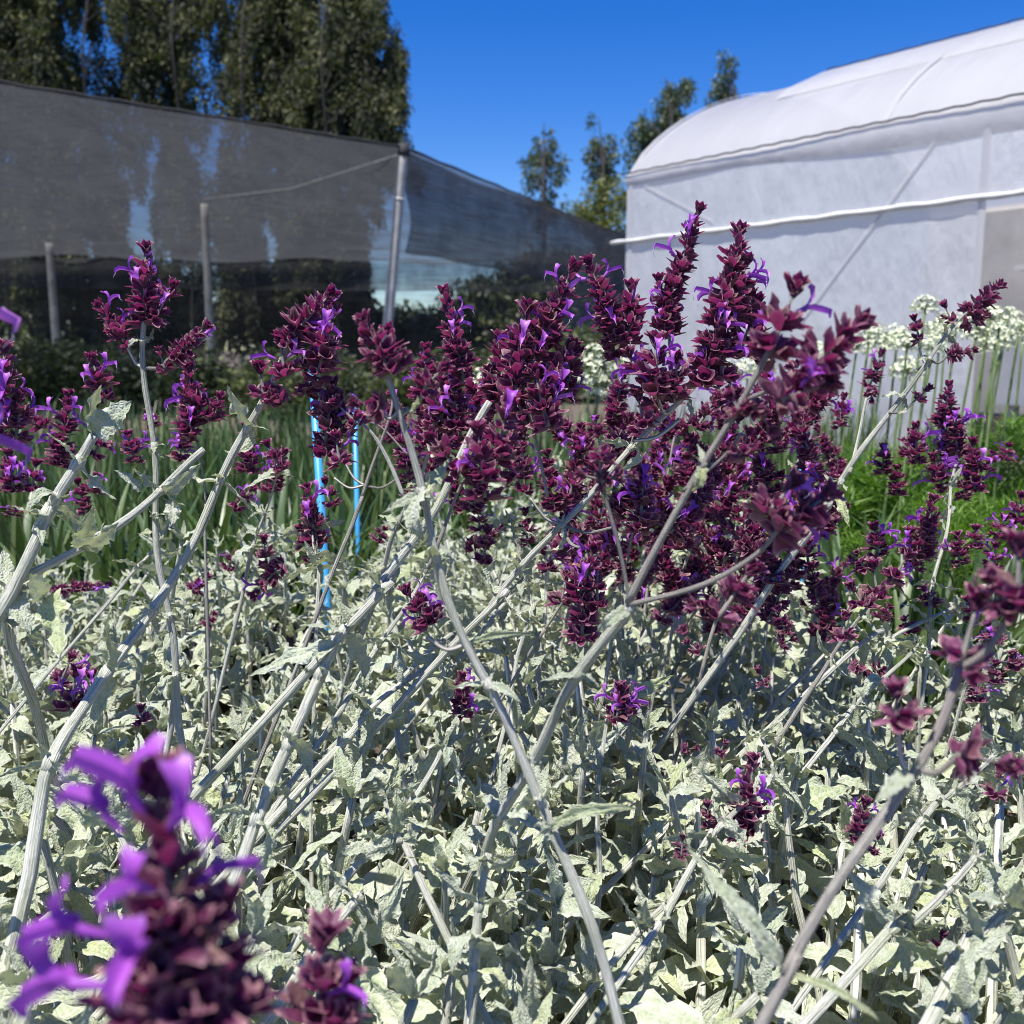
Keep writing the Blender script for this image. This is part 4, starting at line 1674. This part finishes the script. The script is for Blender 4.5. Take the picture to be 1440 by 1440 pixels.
for q in [(697, 650, 715, 575, .70, 1.05, 1), (682, 700, 668, 610, .68, 1.05, 0), (646, 665, 612, 618, .68, 1.0, 0), (722, 668, 700, 630, .72, .9, 0)]:
    spike(*q[:5], q[5], q[6], 1)
stem([(600, 800, .70), (640, 700, .70), (665, 660, .69)], 2.2 * mm, 1.6 * mm, BRANCH, root_i=1, name='side_branch', ground=False)
stem([(770, 700, .86), (752, 620, .86), (740, 560, .86)], 2.4 * mm, 1.8 * mm, BRANCH, root_i=iE, name='side_branch', ground=False)
# the dark stem that leans across the centre
s, iL, pl = stem([(872, 1436, .60), (790, 1190, .61), (715, 1030, .62), (660, 910, .62), (612, 775, .62), (586, 680, .62), (562, 575, .62), (546, 512, .62)], 5.4 * mm, 2.9 * mm, STEM, nodes=(.19, .56), root_i=1, leafsize=.04)
spike(549, 522, 512, 460, .61, .95, 0, iL)
spike(560, 512, 545, 472, .62, .8, 0, iL)
for (a, b_) in (((586, 690, .62), (612, 682, .61)), ((562, 578, .62), (532, 572, .62)), ((562, 578, .62), (600, 545, .61)), ((656, 905, .62), (600, 895, .62))):
    branch(P(*a), P(*b_), 1.7 * mm, 1.2 * mm, iL)
spike(535, 573, 508, 568, .62, .8, 0, iL)
spike(596, 548, 618, 520, .61, .8, 0, iL)
leafpx(590, 695, .62, 545, 715, .60, .8, .4, iL, LEAF[0])
leafpx(592, 695, .62, 628, 700, .60, .8, -.3, iL, LEAF[3])
leafpx(565, 580, .62, 605, 575, .60, .7, -.6, iL, LEAF[3])
leafpx(772, 1168, .61, 865, 1100, .57, .6, -.8, iL, LEAF[9])
leafpx(770, 1170, .61, 735, 1172, .57, .9, .7, iL, LEAF[3])
leafpx(662, 905, .62, 740, 872, .60, .5, -.6, iL, LEAF[9])

# group left of the centre
for q in [(652, 535, 628, 410, .97, 1.1, 2), (602, 565, 592, 492, 1.0, 1.1, 1), (640, 600, 642, 525, .98, 1.1, 2), (595, 630, 600, 562, 1.0, 1.1, 1), (630, 650, 622, 592, 1.0, 1.1, 1),
          (572, 655, 566, 605, 1.02, 1.0, 1), (560, 610, 552, 560, 1.04, 1.0, 1), (610, 600, 615, 540, .98, 1.1, 0)]:
    spike(*q[:5], q[5], q[6], 8)
stem([(520, 860, 1.1), (560, 740, 1.05), (610, 620, 1.0), (640, 540, .98)], 4.0 * mm, 2.2 * mm, STEM, root_i=8, nodes=(.5,), leafsize=.03)
stem([(575, 640, .98), (535, 600, .98), (500, 590, .98)], 1.8 * mm, 1.4 * mm, BRANCH, root_i=8, name='side_branch', ground=False)
# stems that cross below the thin stake
stem([(470, 800, .92), (512, 690, .92), (545, 600, .92), (552, 560, .92)], 3.4 * mm, 1.8 * mm, BRANCH, root_i=4, nodes=(), leafsize=.03)
stem([(565, 700, .80), (530, 620, .80), (505, 590, .80)], 2.8 * mm, 1.8 * mm, STEM, root_i=4, ground=False, name='side_branch')
for (a, b_) in (((512, 682, .92), (480, 640, .92)), ((512, 682, .92), (560, 672, .92)), ((512, 682, .92), (470, 672, .92))):
    branch(P(*a), P(*b_), 1.3 * mm, 1.0 * mm, 4)
spike(448, 770, 430, 690, 1.05, 1.05, 2, 8)
spike(440, 790, 425, 745, 1.05, 1.0, 0, 8)
spike(398, 792, 360, 832, 1.05, .95, 1, 8)
spike(375, 800, 372, 762, 1.08, .9, 0, 8)
spike(468, 710, 458, 680, 1.05, .8, 0, 8)
spike(395, 660, 378, 628, 1.05, .9, 1, 8)
spike(350, 665, 345, 600, 1.12, 1.0, 1, 8)
spike(380, 690, 398, 640, 1.10, 1.0, 1, 8)
spike(330, 715, 352, 690, 1.10, .8, 2, 8)
spike(265, 620, 272, 520, .98, 1.05, 2, 7)
spike(292, 590, 268, 540, .98, 1.0, 2, 7)
spike(302, 590, 308, 560, .98, .8, 0, 7)
stem([(290, 800, 1.0), (288, 700, 1.0), (272, 600, .98)], 2.4 * mm, 1.6 * mm, BRANCH, root_i=7)
# left edge
spike(0, 610, 14, 492, .82, 1.1, 5, 3)
spike(22, 620, 30, 560, .82, 1.0, 1, 3)
spike(85, 655, 92, 555, 1.12, 1.1, 4, 7)
spike(60, 600, 45, 585, 1.12, .9, 1, 7)
spike(20, 690, 12, 640, 1.1, 1.1, 4, 7)
spike(45, 690, 50, 655, 1.1, 1.0, 3, 7)
spike(190, 650, 182, 612, 1.12, 1.0, 4, 7)
spike(130, 640, 152, 612, 1.15, 1.0, 1, 7)
spike(215, 600, 210, 580, 1.1, .8, 2, 7)
spike(250, 645, 262, 612, 1.15, 1.0, 4, 7)
spike(120, 720, 110, 680, 1.2, .9, 1, 7)
spike(20, 725, 22, 715, 1.2, .9, 1, 7)
spike(130, 690, 135, 670, 1.2, .9, 1, 7)
spike(75, 830, 148, 822, 1.2, .6, 0, 7)
spike(-98, 480, -105, 400, .44, 1.0, 0, 0)
for (px, py) in ((-8, 440),):
    a = P(-92, 450, .44)
    root = ROOTS[0]
    for rz in (R(-80), R(-60)):
        Mx = Matrix.Translation(a + Vector((0, 0, .004 if rz < -1.2 else -.055))) @ Matrix.Rotation(rz, 4, 'Z') @ Matrix.Rotation(-1.35, 4, 'X') @ Matrix.Scale(.95, 4)
        link('flower', FLO[0], root, local(root, Mx))
# tall twin spikes
s, iF, _ = stem([(640, 905, .88), (690, 852, .88), (790, 735, .88), (930, 590, .88), (985, 528, .88)], 5.0 * mm, 3.6 * mm, nodes=(.37, .85), root_i=5, leafsize=.04)
for q in [(928, 462, 984, 292, .90, .95, 3), (945, 470, 930, 395, .90, .9, 1), (1000, 500, 1046, 325, .86, 1.2, 4), (1030, 450, 1052, 372, .86, 1.1, 3), (990, 540, 1012, 440, .86, 1.35, 3),
          (1040, 500, 1060, 425, .87, 1.15, 1), (1015, 530, 1020, 460, .86, 1.2, 1), (922, 560, 926, 484, .85, 1.3, 5), (905, 545, 890, 500, .86, 1.0, 3), (950, 560, 955, 510, .85, 1.1, 3),
          (905, 600, 900, 560, .86, 1.0, 0), (1065, 470, 1058, 420, .87, 1.0, 1)]:
    spike(*q[:5], q[5], q[6], iF)
for (a, b_) in (((940, 580, .88), (925, 560, .86)), ((950, 565, .88), (940, 460, .9)), ((985, 528, .88), (1005, 500, .86)), ((955, 590, .88), (890, 620, .86))):
    branch(P(*a), P(*b_), 2.0 * mm, 1.5 * mm, iF)
for (a, b_) in (((788, 737, .88), (860, 742, .87)), ((788, 737, .88), (745, 700, .87)), ((788, 737, .88), (815, 770, .86))):
    branch(P(*a), P(*b_), 1.6 * mm, 1.2 * mm, iF)
# dark upright spike below the fork
stem([(720, 960, .92), (770, 880, .90), (800, 830, .88)], 2.4 * mm, 1.7 * mm, BRANCH, root_i=5)
for q in [(818, 895, 822, 830, .84, 1.1, 0), (812, 850, 832, 775, .84, 1.15, 2), (840, 850, 838, 800, .84, 1.0, 0), (790, 845, 795, 815, .86, .9, 0), (770, 800, 765, 780, .9, .8, 0)]:
    spike(*q[:5], q[5], q[6], 5)
# foreground fork right of centre
s, iH, _ = stem([(650, 1290, .76), (715, 1130, .68), (795, 985, .62), (884, 852, .585)], 5.4 * mm, 5.0 * mm, nodes=(.98,), root_i=5, leafsize=.03)
s, _, _ = stem([(886, 848, .585), (965, 690, .56), (1042, 570, .54), (1085, 490, .53)], 3.8 * mm, 2.4 * mm, BRANCH, root_i=iH, nodes=(.42,), ground=False, leafsize=.025)
stem([(884, 850, .585), (868, 770, .58), (850, 690, .575), (845, 640, .57)], 2.0 * mm, 1.2 * mm, BRANCH, root_i=iH, ground=False, name='side_branch')
stem([(888, 850, .585), (985, 822, .56), (1060, 780, .55), (1095, 745, .54)], 2.6 * mm, 1.8 * mm, BRANCH, root_i=iH, ground=False, name='side_branch')
stem([(965, 690, .56), (1020, 640, .55), (1040, 610, .545)], 1.8 * mm, 1.3 * mm, BRANCH, root_i=iH, ground=False, name='side_branch')
stem([(1045, 565, .54), (1090, 545, .525), (1125, 520, .51)], 2.0 * mm, 1.6 * mm, BRANCH, root_i=iH, ground=False, name='side_branch')
spike(1082, 500, 1112, 412, .53, 1.1, 1, iH)
spike(1125, 525, 1208, 462, .51, 1.1, 0, iH)
spike(1100, 562, 1155, 542, .51, 1.0, 2, iH)
spike(1040, 578, 1030, 562, .54, .6, 0, iH)
spike(1060, 570, 1080, 600, .54, .7, 0, iH)
spike(1040, 640, 1050, 612, .545, .55, 0, iH)
spike(846, 645, 842, 612, .57, .6, 0, iH)
spike(846, 675, 822, 668, .575, .55, 0, iH)
spike(850, 676, 885, 666, .575, .5, 0, iH)
spike(1098, 745, 1158, 698, .54, 1.1, 1, iH)
spike(1080, 722, 1112, 686, .54, 1.05, 1, iH)
spike(1008, 872, 1052, 805, .62, 1.1, 0, iH)
spike(985, 850, 965, 880, .62, .7, 0, iH)
spike(1030, 835, 1060, 805, .62, .8, 0, iH)

# the dense burgundy mass right of centre
mass = []
rg = random.Random(5)
while len(mass) < 84:
    x, y = rg.uniform(800, 1170), rg.uniform(540, 860)
    if (x < 900 and y > 800) or (x < 860 and y < 600):
        continue
    if any((x - a) ** 2 + (y - b_) ** 2 < 24 ** 2 for a, b_ in mass):
        continue
    mass.append((x, y))
for (x, y) in mass:
    d = rg.uniform(.98, 1.35)
    Lp = rg.uniform(.024, .066) * F / d
    lean = rg.uniform(-1.0, 1.1)
    spike(x - lean * Lp * .5, y + Lp * .5, x + lean * Lp * .5, y - Lp * .5, d, rg.uniform(.85, 1.2), rg.choice((0, 0, 1, 1, 2)), 9 if x < 950 else 10, False)
for (x0, y0, x1, y1, d) in ((860, 900, 900, 690, 1.15), (940, 900, 1010, 640, 1.2), (1000, 900, 1080, 650, 1.1), (900, 900, 960, 560, 1.25), (1050, 900, 1120, 700, 1.2), (1080, 880, 1130, 600, 1.3)):
    stem([(x0, y0, d), ((x0 + x1) / 2, (y0 + y1) / 2 - 10, d), (x1, y1, d)], 3.4 * mm, 1.8 * mm, STEM if rg.random() < .6 else BRANCH, root_i=10 if x0 > 950 else 9, nodes=(.4,), leafsize=.03)
for q in [(900, 745, 905, 665, .98, 1.2, 3), (820, 655, 815, 605, 1.05, 1.1, 1), (800, 705, 812, 640, 1.05, 1.1, 1), (722, 655, 722, 618, 1.1, 1.0, 0), (775, 680, 770, 640, 1.1, 1.0, 0),
          (742, 765, 738, 722, 1.12, .9, 0), (675, 745, 672, 722, 1.15, 1.0, 1), (680, 790, 685, 750, 1.05, 1.0, 0), (840, 610, 838, 590, 1.1, 1.0, 1), (860, 640, 868, 600, 1.1, 1.0, 1),
          (865, 590, 868, 550, 1.1, 1.0, 1), (1010, 590, 1012, 540, 1.15, 1.0, 2), (1140, 560, 1160, 525, 1.1, 1.0, 1), (1115, 545, 1120, 515, 1.2, 1.0, 1), (1180, 600, 1185, 560, 1.2, .9, 1),
          (1230, 530, 1238, 500, 1.2, .8, 1), (1222, 545, 1232, 520, 1.2, .9, 1), (1140, 640, 1120, 590, 1.1, 1.1, 0), (655, 770, 700, 745, 1.1, .7, 0)]:
    spike(*q[:5], q[5], q[6])
for q in [(1128, 700, 1132, 640, 1.2, 1.1, 1), (1122, 760, 1128, 700, 1.15, 1.1, 1), (1138, 800, 1130, 745, 1.1, 1.1, 1), (1115, 830, 1120, 780, 1.1, 1.0, 1)]:
    spike(*q[:5], q[5], q[6], 10)
# looser spikes filling the middle
mid = []
while len(mid) < 16:
    x, y = rg.uniform(545, 790), rg.uniform(555, 700)
    if all((x - a) ** 2 + (y - b_) ** 2 > 30 ** 2 for a, b_ in mid):
        mid.append((x, y))
for (x, y) in mid:
    d = rg.uniform(1.02, 1.3)
    Lp = rg.uniform(.03, .06) * F / d
    lean = rg.uniform(-.5, .6)
    spike(x - lean * Lp * .5, y + Lp * .5, x + lean * Lp * .5, y - Lp * .5, d, rg.uniform(.85, 1.1), rg.choice((0, 1, 1, 2)), 9 if x > 650 else 8, False)
# long bare stem at right
s, iR, _ = stem([(1100, 800, 1.0), (1175, 690, .98), (1252, 578, .96), (1302, 512, .95), (1345, 455, .95), (1362, 438, .95)], 5.6 * mm, 1.5 * mm, STEM, nodes=(.22, .45, .62), root_i=10, leafsize=.026)
branch(P(1302, 512, .95), P(1290, 470, .95), 1.2 * mm, 1.0 * mm, iR)
branch(P(1306, 505, .95), P(1335, 498, .95), 1.2 * mm, 1.0 * mm, iR)
branch(P(1250, 580, .96), P(1290, 560, .96), 1.2 * mm, 1.0 * mm, iR)
branch(P(1195, 665, .97), P(1218, 560, 1.0), 1.8 * mm, 1.2 * mm, iR, 0, STEM)
spike(1360, 440, 1402, 404, .95, .85, 0, iR)
spike(1338, 450, 1328, 432, .95, .7, 0, iR)
spike(1358, 456, 1384, 447, .95, .65, 0, iR)
spike(1293, 476, 1286, 450, .95, .65, 0, iR)
spike(1334, 500, 1366, 494, .95, .65, 0, iR)
spike(1290, 562, 1302, 548, .96, .7, 0, iR)
spike(1225, 550, 1226, 560, .98, .6, 0, iR)
leafpx(1178, 690, .98, 1192, 735, .95, .7, .3, iR, LEAF[2])
# right hand flower groups
for q in [(1328, 600, 1328, 542, 1.22, 1.0, 1), (1345, 640, 1345, 580, 1.22, 1.15, 4), (1370, 690, 1366, 622, 1.2, 1.1, 4), (1335, 660, 1332, 600, 1.25, 1.0, 2), (1290, 650, 1288, 602, 1.2, 1.0, 3),
          (1328, 690, 1312, 645, 1.2, 1.1, 4), (1412, 645, 1418, 628, 1.25, .9, 3), (1242, 665, 1242, 630, 1.25, 1.0, 2), (1262, 695, 1262, 660, 1.25, 1.0, 0), (1275, 640, 1280, 610, 1.25, .9, 1),
          (1355, 700, 1358, 670, 1.2, .9, 1), (1390, 660, 1395, 640, 1.2, .9, 2),
          (1295, 785, 1312, 705, 1.05, 1.1, 2), (1235, 785, 1230, 742, 1.05, 1.1, 4), (1285, 800, 1282, 750, 1.05, 1.1, 1), (1255, 815, 1275, 785, .85, .95, 2), (1350, 795, 1345, 755, 1.1, 1.0, 2),
          (1395, 800, 1400, 770, 1.1, 1.0, 4), (1432, 735, 1436, 700, 1.1, 1.0, 3), (1405, 755, 1412, 730, 1.1, 1.0, 3), (1370, 770, 1372, 745, 1.1, 1.0, 3), (1212, 850, 1200, 830, .9, 1.0, 0),
          (1235, 840, 1228, 800, .92, 1.1, 0), (1185, 895, 1188, 872, .9, .9, 0), (1150, 845, 1140, 800, 1.05, 1.0, 0), (1105, 890, 1096, 862, .95, .8, 0), (1098, 905, 1112, 900, .95, .7, 0),
          (1310, 850, 1300, 830, 1.1, .9, 1), (1365, 870, 1360, 845, 1.1, .9, 3), (1280, 890, 1272, 872, 1.1, .9, 0), (1200, 935, 1215, 945, 1.0, .7, 0), (1240, 940, 1225, 945, 1.0, .7, 0),
          (1395, 960, 1400, 935, 1.0, .9, 2), (1375, 985, 1370, 965, 1.0, .9, 2), (1430, 940, 1425, 920, 1.0, .9, 2), (1400, 905, 1390, 880, 1.05, .9, 2), (1240, 870, 1250, 855, 1.0, .8, 0),
          (1215, 800, 1205, 780, 1.0, .8, 1), (1090, 820, 1092, 800, 1.0, .9, 1)]:
    spike(*q[:5], q[5], q[6], 11 if q[0] > 1190 else 10)
stem([(1300, 960, 1.1), (1312, 830, 1.1), (1335, 720, 1.15), (1345, 650, 1.2)], 4.0 * mm, 2.2 * mm, STEM, root_i=11, nodes=(.5, .8), leafsize=.03)
stem([(1360, 960, 1.1), (1390, 860, 1.1), (1405, 780, 1.1)], 3.2 * mm, 1.8 * mm, STEM, root_i=11)
stem([(1130, 985, .95), (1170, 920, .95), (1225, 850, .94)], 3.4 * mm, 2.4 * mm, BRANCH, root_i=6, nodes=(.4,), leafsize=.03)
# blurred foreground stem at right
s, iQ, _ = stem([(1062, 1450, .46), (1106, 1366, .455), (1190, 1230, .45), (1280, 1088, .45), (1322, 1010, .45), (1350, 938, .45)], 4.8 * mm, 3.4 * mm, BRANCH, root_i=2, nodes=(), leafsize=.03)
leafpx(1104, 1364, .455, 982, 1212, .44, .72, .35, 2, LEAF[9])
leafpx(1106, 1372, .455, 1245, 1400, .43, .4, -.7, 2, LEAF[9])
leafpx(1280, 1085, .45, 1240, 1120, .43, .8, .3, 2, LEAF[2])
leafpx(1280, 1085, .45, 1310, 1062, .44, .8, -.3, 2, LEAF[3])
leafpx(1330, 1000, .45, 1372, 940, .44, .4, .2, 2, LEAF[9])
branch(P(1275, 1080, .45), P(1262, 1015, .45), 1.6 * mm, 1.2 * mm, 2)
branch(P(1285, 1078, .45), P(1350, 1060, .44), 1.6 * mm, 1.2 * mm, 2)
spike(1350, 935, 1374, 855, .45, 1.1, 1, 2)
spike(1264, 1015, 1258, 980, .45, .85, 0, 2)
spike(1352, 1062, 1405, 1072, .44, .95, 0, 2)
spike(1430, 850, 1436, 780, .43, 1.1, 0, 2)
spike(1424, 860, 1400, 820, .43, .8, 0, 2)
branch(P(1350, 940, .45), P(1430, 850, .43), 2.0 * mm, 1.5 * mm, 2)
# blurred foreground spikes at bottom left
spike(265, 1480, 222, 1105, .275, 1.2, 0, 0)
spike(325, 1490, 305, 1290, .285, 1.1, 0, 0)
spike(215, 1500, 205, 1330, .27, 1.1, 0, 0)
spike(305, 1440, 292, 1310, .28, 1.1, 0, 0)
stem([(290, 1700, .30), (275, 1580, .285), (262, 1470, .277)], 3.6 * mm, 2.8 * mm, BRANCH, root_i=0)
for (px, py, d, rz, tl, s_) in ((212, 1170, .272, R(100), .35, .78), (212, 1320, .255, R(178), 1.25, .6), (165, 1390, .26, R(85), 1.45, .75), (165, 1320, .265, R(95), 1.2, .65), (225, 1255, .262, R(150), .9, .5), (180, 1180, .272, R(80), .7, .6)):
    a = P(px, py, d)
    link('flower', WIDE[0], ROOTS[0], local(ROOTS[0], Matrix.Translation(a) @ Matrix.Rotation(rz, 4, 'Z') @ Matrix.Rotation(-tl, 4, 'X') @ Matrix.Scale(s_, 4)))
spike(438, 1500, 455, 1320, .40, 1.25, 0, 0)
spike(470, 1490, 480, 1390, .40, 1.1, 0, 0)
stem([(425, 1640, .42), (438, 1500, .40)], 3.4 * mm, 2.8 * mm, BRANCH, root_i=0)
# other pale stems lying through the leaves
for pts, r0, r1, i, nd in [
    ([(395, 1410, .64), (450, 1330, .65), (500, 1265, .66)], 6.4, 6.0, 0, (1.0,)),
    ([(655, 1445, .63), (668, 1330, .64), (690, 1205, .66)], 6.2, 5.6, 1, (.35, 1.0)),
    ([(838, 1295, .80), (842, 1150, .82), (852, 1000, .85)], 4.2, 3.6, 5, (.6,)),
    ([(850, 1370, .72), (905, 1300, .73), (985, 1232, .75)], 4.4, 4.0, 1, (1.0,)),
    ([(1180, 1390, .62), (1270, 1310, .64), (1382, 1196, .66)], 5.6, 5.2, 6, (1.0,)),
    ([(1300, 1440, .58), (1350, 1360, .60), (1420, 1272, .62)], 7.2, 6.6, 6, (1.0,)),
    ([(1108, 1180, .85), (1095, 1110, .86), (1072, 1032, .88)], 4.6, 4.2, 6, (1.0,)),
    ([(930, 1100, 1.0), (1000, 1055, 1.0), (1060, 1025, 1.02), (1110, 970, 1.03), (1172, 905, 1.05)], 4.4, 3.4, 6, (.5,)),
    ([(1130, 1080, .95), (1200, 1000, .97), (1290, 905, 1.0)], 4.4, 3.8, 6, ()),
    ([(1150, 960, 1.0), (1250, 900, 1.05), (1345, 850, 1.1)], 4.4, 3.8, 11, ()),
    ([(430, 1100, .82), (520, 1000, .86), (620, 925, .92)], 5.2, 4.6, 4, (.5,)),
    ([(470, 1260, .72), (560, 1150, .74), (625, 1050, .78)], 5.0, 4.2, 1, (.6,)),
    ([(560, 960, 1.05), (640, 900, 1.1), (740, 810, 1.15)], 4.4, 3.4, 9, (.6,)),
    ([(470, 1010, .95), (540, 900, 1.0), (600, 800, 1.05)], 4.8, 3.8, 8, (.5,)),
    ([(240, 1010, .90), (250, 940, .90), (232, 850, .92)], 4.4, 4.0, 7, ()),
    ([(700, 860, 1.15), (760, 790, 1.2), (800, 700, 1.25)], 3.8, 2.8, 9, (.5,)),
    ([(730, 920, 1.0), (745, 850, 1.02), (720, 730, 1.05)], 3.4, 2.6, 9, (.6,)),
    ([(150, 850, 1.1), (225, 760, 1.15), (260, 640, 1.18)], 3.2, 2.2, 7, (.5,)),
    ([(340, 840, 1.1), (365, 740, 1.1), (392, 660, 1.08)], 3.6, 2.4, 8, (.6,)),
    ([(445, 860, 1.0), (446, 800, 1.02), (440, 740, 1.05)], 3.0, 2.2, 8, ()),
    ([(20, 905, .80), (10, 870, .78), (14, 830, .75)], 7.0, 6.6, 3, ()),
    ([(600, 1260, .70), (560, 1180, .72), (545, 1120, .75)], 4.4, 4.0, 1, (1.0,)),
    ([(200, 1250, .70), (160, 1150, .74), (150, 1060, .78)], 4.2, 3.6, 3, (.8,)),
    ([(930, 1290, .72), (1010, 1170, .76), (1080, 1090, .80)], 4.4, 3.8, 5, (.7,)),
    ([(1240, 1240, .72), (1330, 1120, .76), (1400, 1060, .80)], 4.4, 3.6, 6, (.7,)),
]:
    stem(pts, r0 * mm, r1 * mm * .7, STEM, root_i=i, nodes=tuple(q for q in nd if q < 1) + (.93, .99), leafsize=.045)
# small late spikes low among the leaves
for q in [(100, 995, 105, 950, .82, 1.1, 4, 3), (130, 985, 128, 955, .82, .9, 3, 3), (85, 960, 100, 928, .84, .9, 1, 3), (200, 1015, 198, 1000, .8, .6, 0, 3),
          (600, 880, 575, 835, .80, 1.0, 5, 4), (612, 870, 598, 845, .80, .9, 2, 4), (650, 1005, 650, 955, .95, .9, 2, 8), (868, 1012, 872, 972, .78, .9, 4, 5), (885, 1000, 880, 978, .78, .8, 2, 5),
          (1048, 1172, 1060, 1072, .78, .95, 2, 6), (998, 1165, 995, 1135, .78, .6, 0, 6), (958, 1205, 960, 1180, .76, .5, 0, 6), (1040, 1180, 1030, 1160, .78, .8, 0, 6),
          (1205, 1185, 1216, 1132, .74, .75, 3, 6), (1225, 1200, 1235, 1180, .76, .6, 0, 6), (1075, 960, 1068, 945, .9, .6, 0, 6), (980, 915, 970, 905, .9, .6, 0, 5), (1400, 1120, 1405, 1090, .75, .7, 1, 6),
          (1320, 1335, 1325, 1318, .66, .5, 0, 6), (530, 760, 540, 745, 1.1, .8, 0, 8), (270, 830, 290, 812, 1.15, .8, 1, 7), (320, 800, 330, 780, 1.15, .7, 1, 7), (290, 880, 300, 865, 1.1, .7, 0, 7),
          (960, 1055, 975, 1052, .85, .5, 0, 5), (1010, 1060, 1018, 1048, .85, .5, 0, 5)]:
    spike(*q[:5], q[5], q[6], q[7])
print('leaves per plant', ncount, 'objects', len(bpy.data.objects))

# dry leaves fallen on the soil under the bed
mb = MB()
for _ in range(420):
    y = uni(.3, 1.9)
    x = uni(-1, 1) * (.56 * y + .2)
    src = LOW[random.randrange(len(LOW))]
    Mx = Matrix.Translation((x, y, uni(.012, .05))) @ Matrix.Rotation(uni(0, 6.28), 4, 'Z') @ Matrix.Rotation(uni(-.6, .6), 4, 'X') @ Matrix.Scale(uni(.03, .07), 4)
    mb.add([Mx @ v.co for v in src.vertices], [tuple(p.vertices) for p in src.polygons])
lit = link('leaf_litter', mb.me('leaf_litter', LITTER), kind='stuff')
lit['label'] = 'dry brown fallen leaves on the soil under the sage plants'
lit['category'] = 'leaf litter'
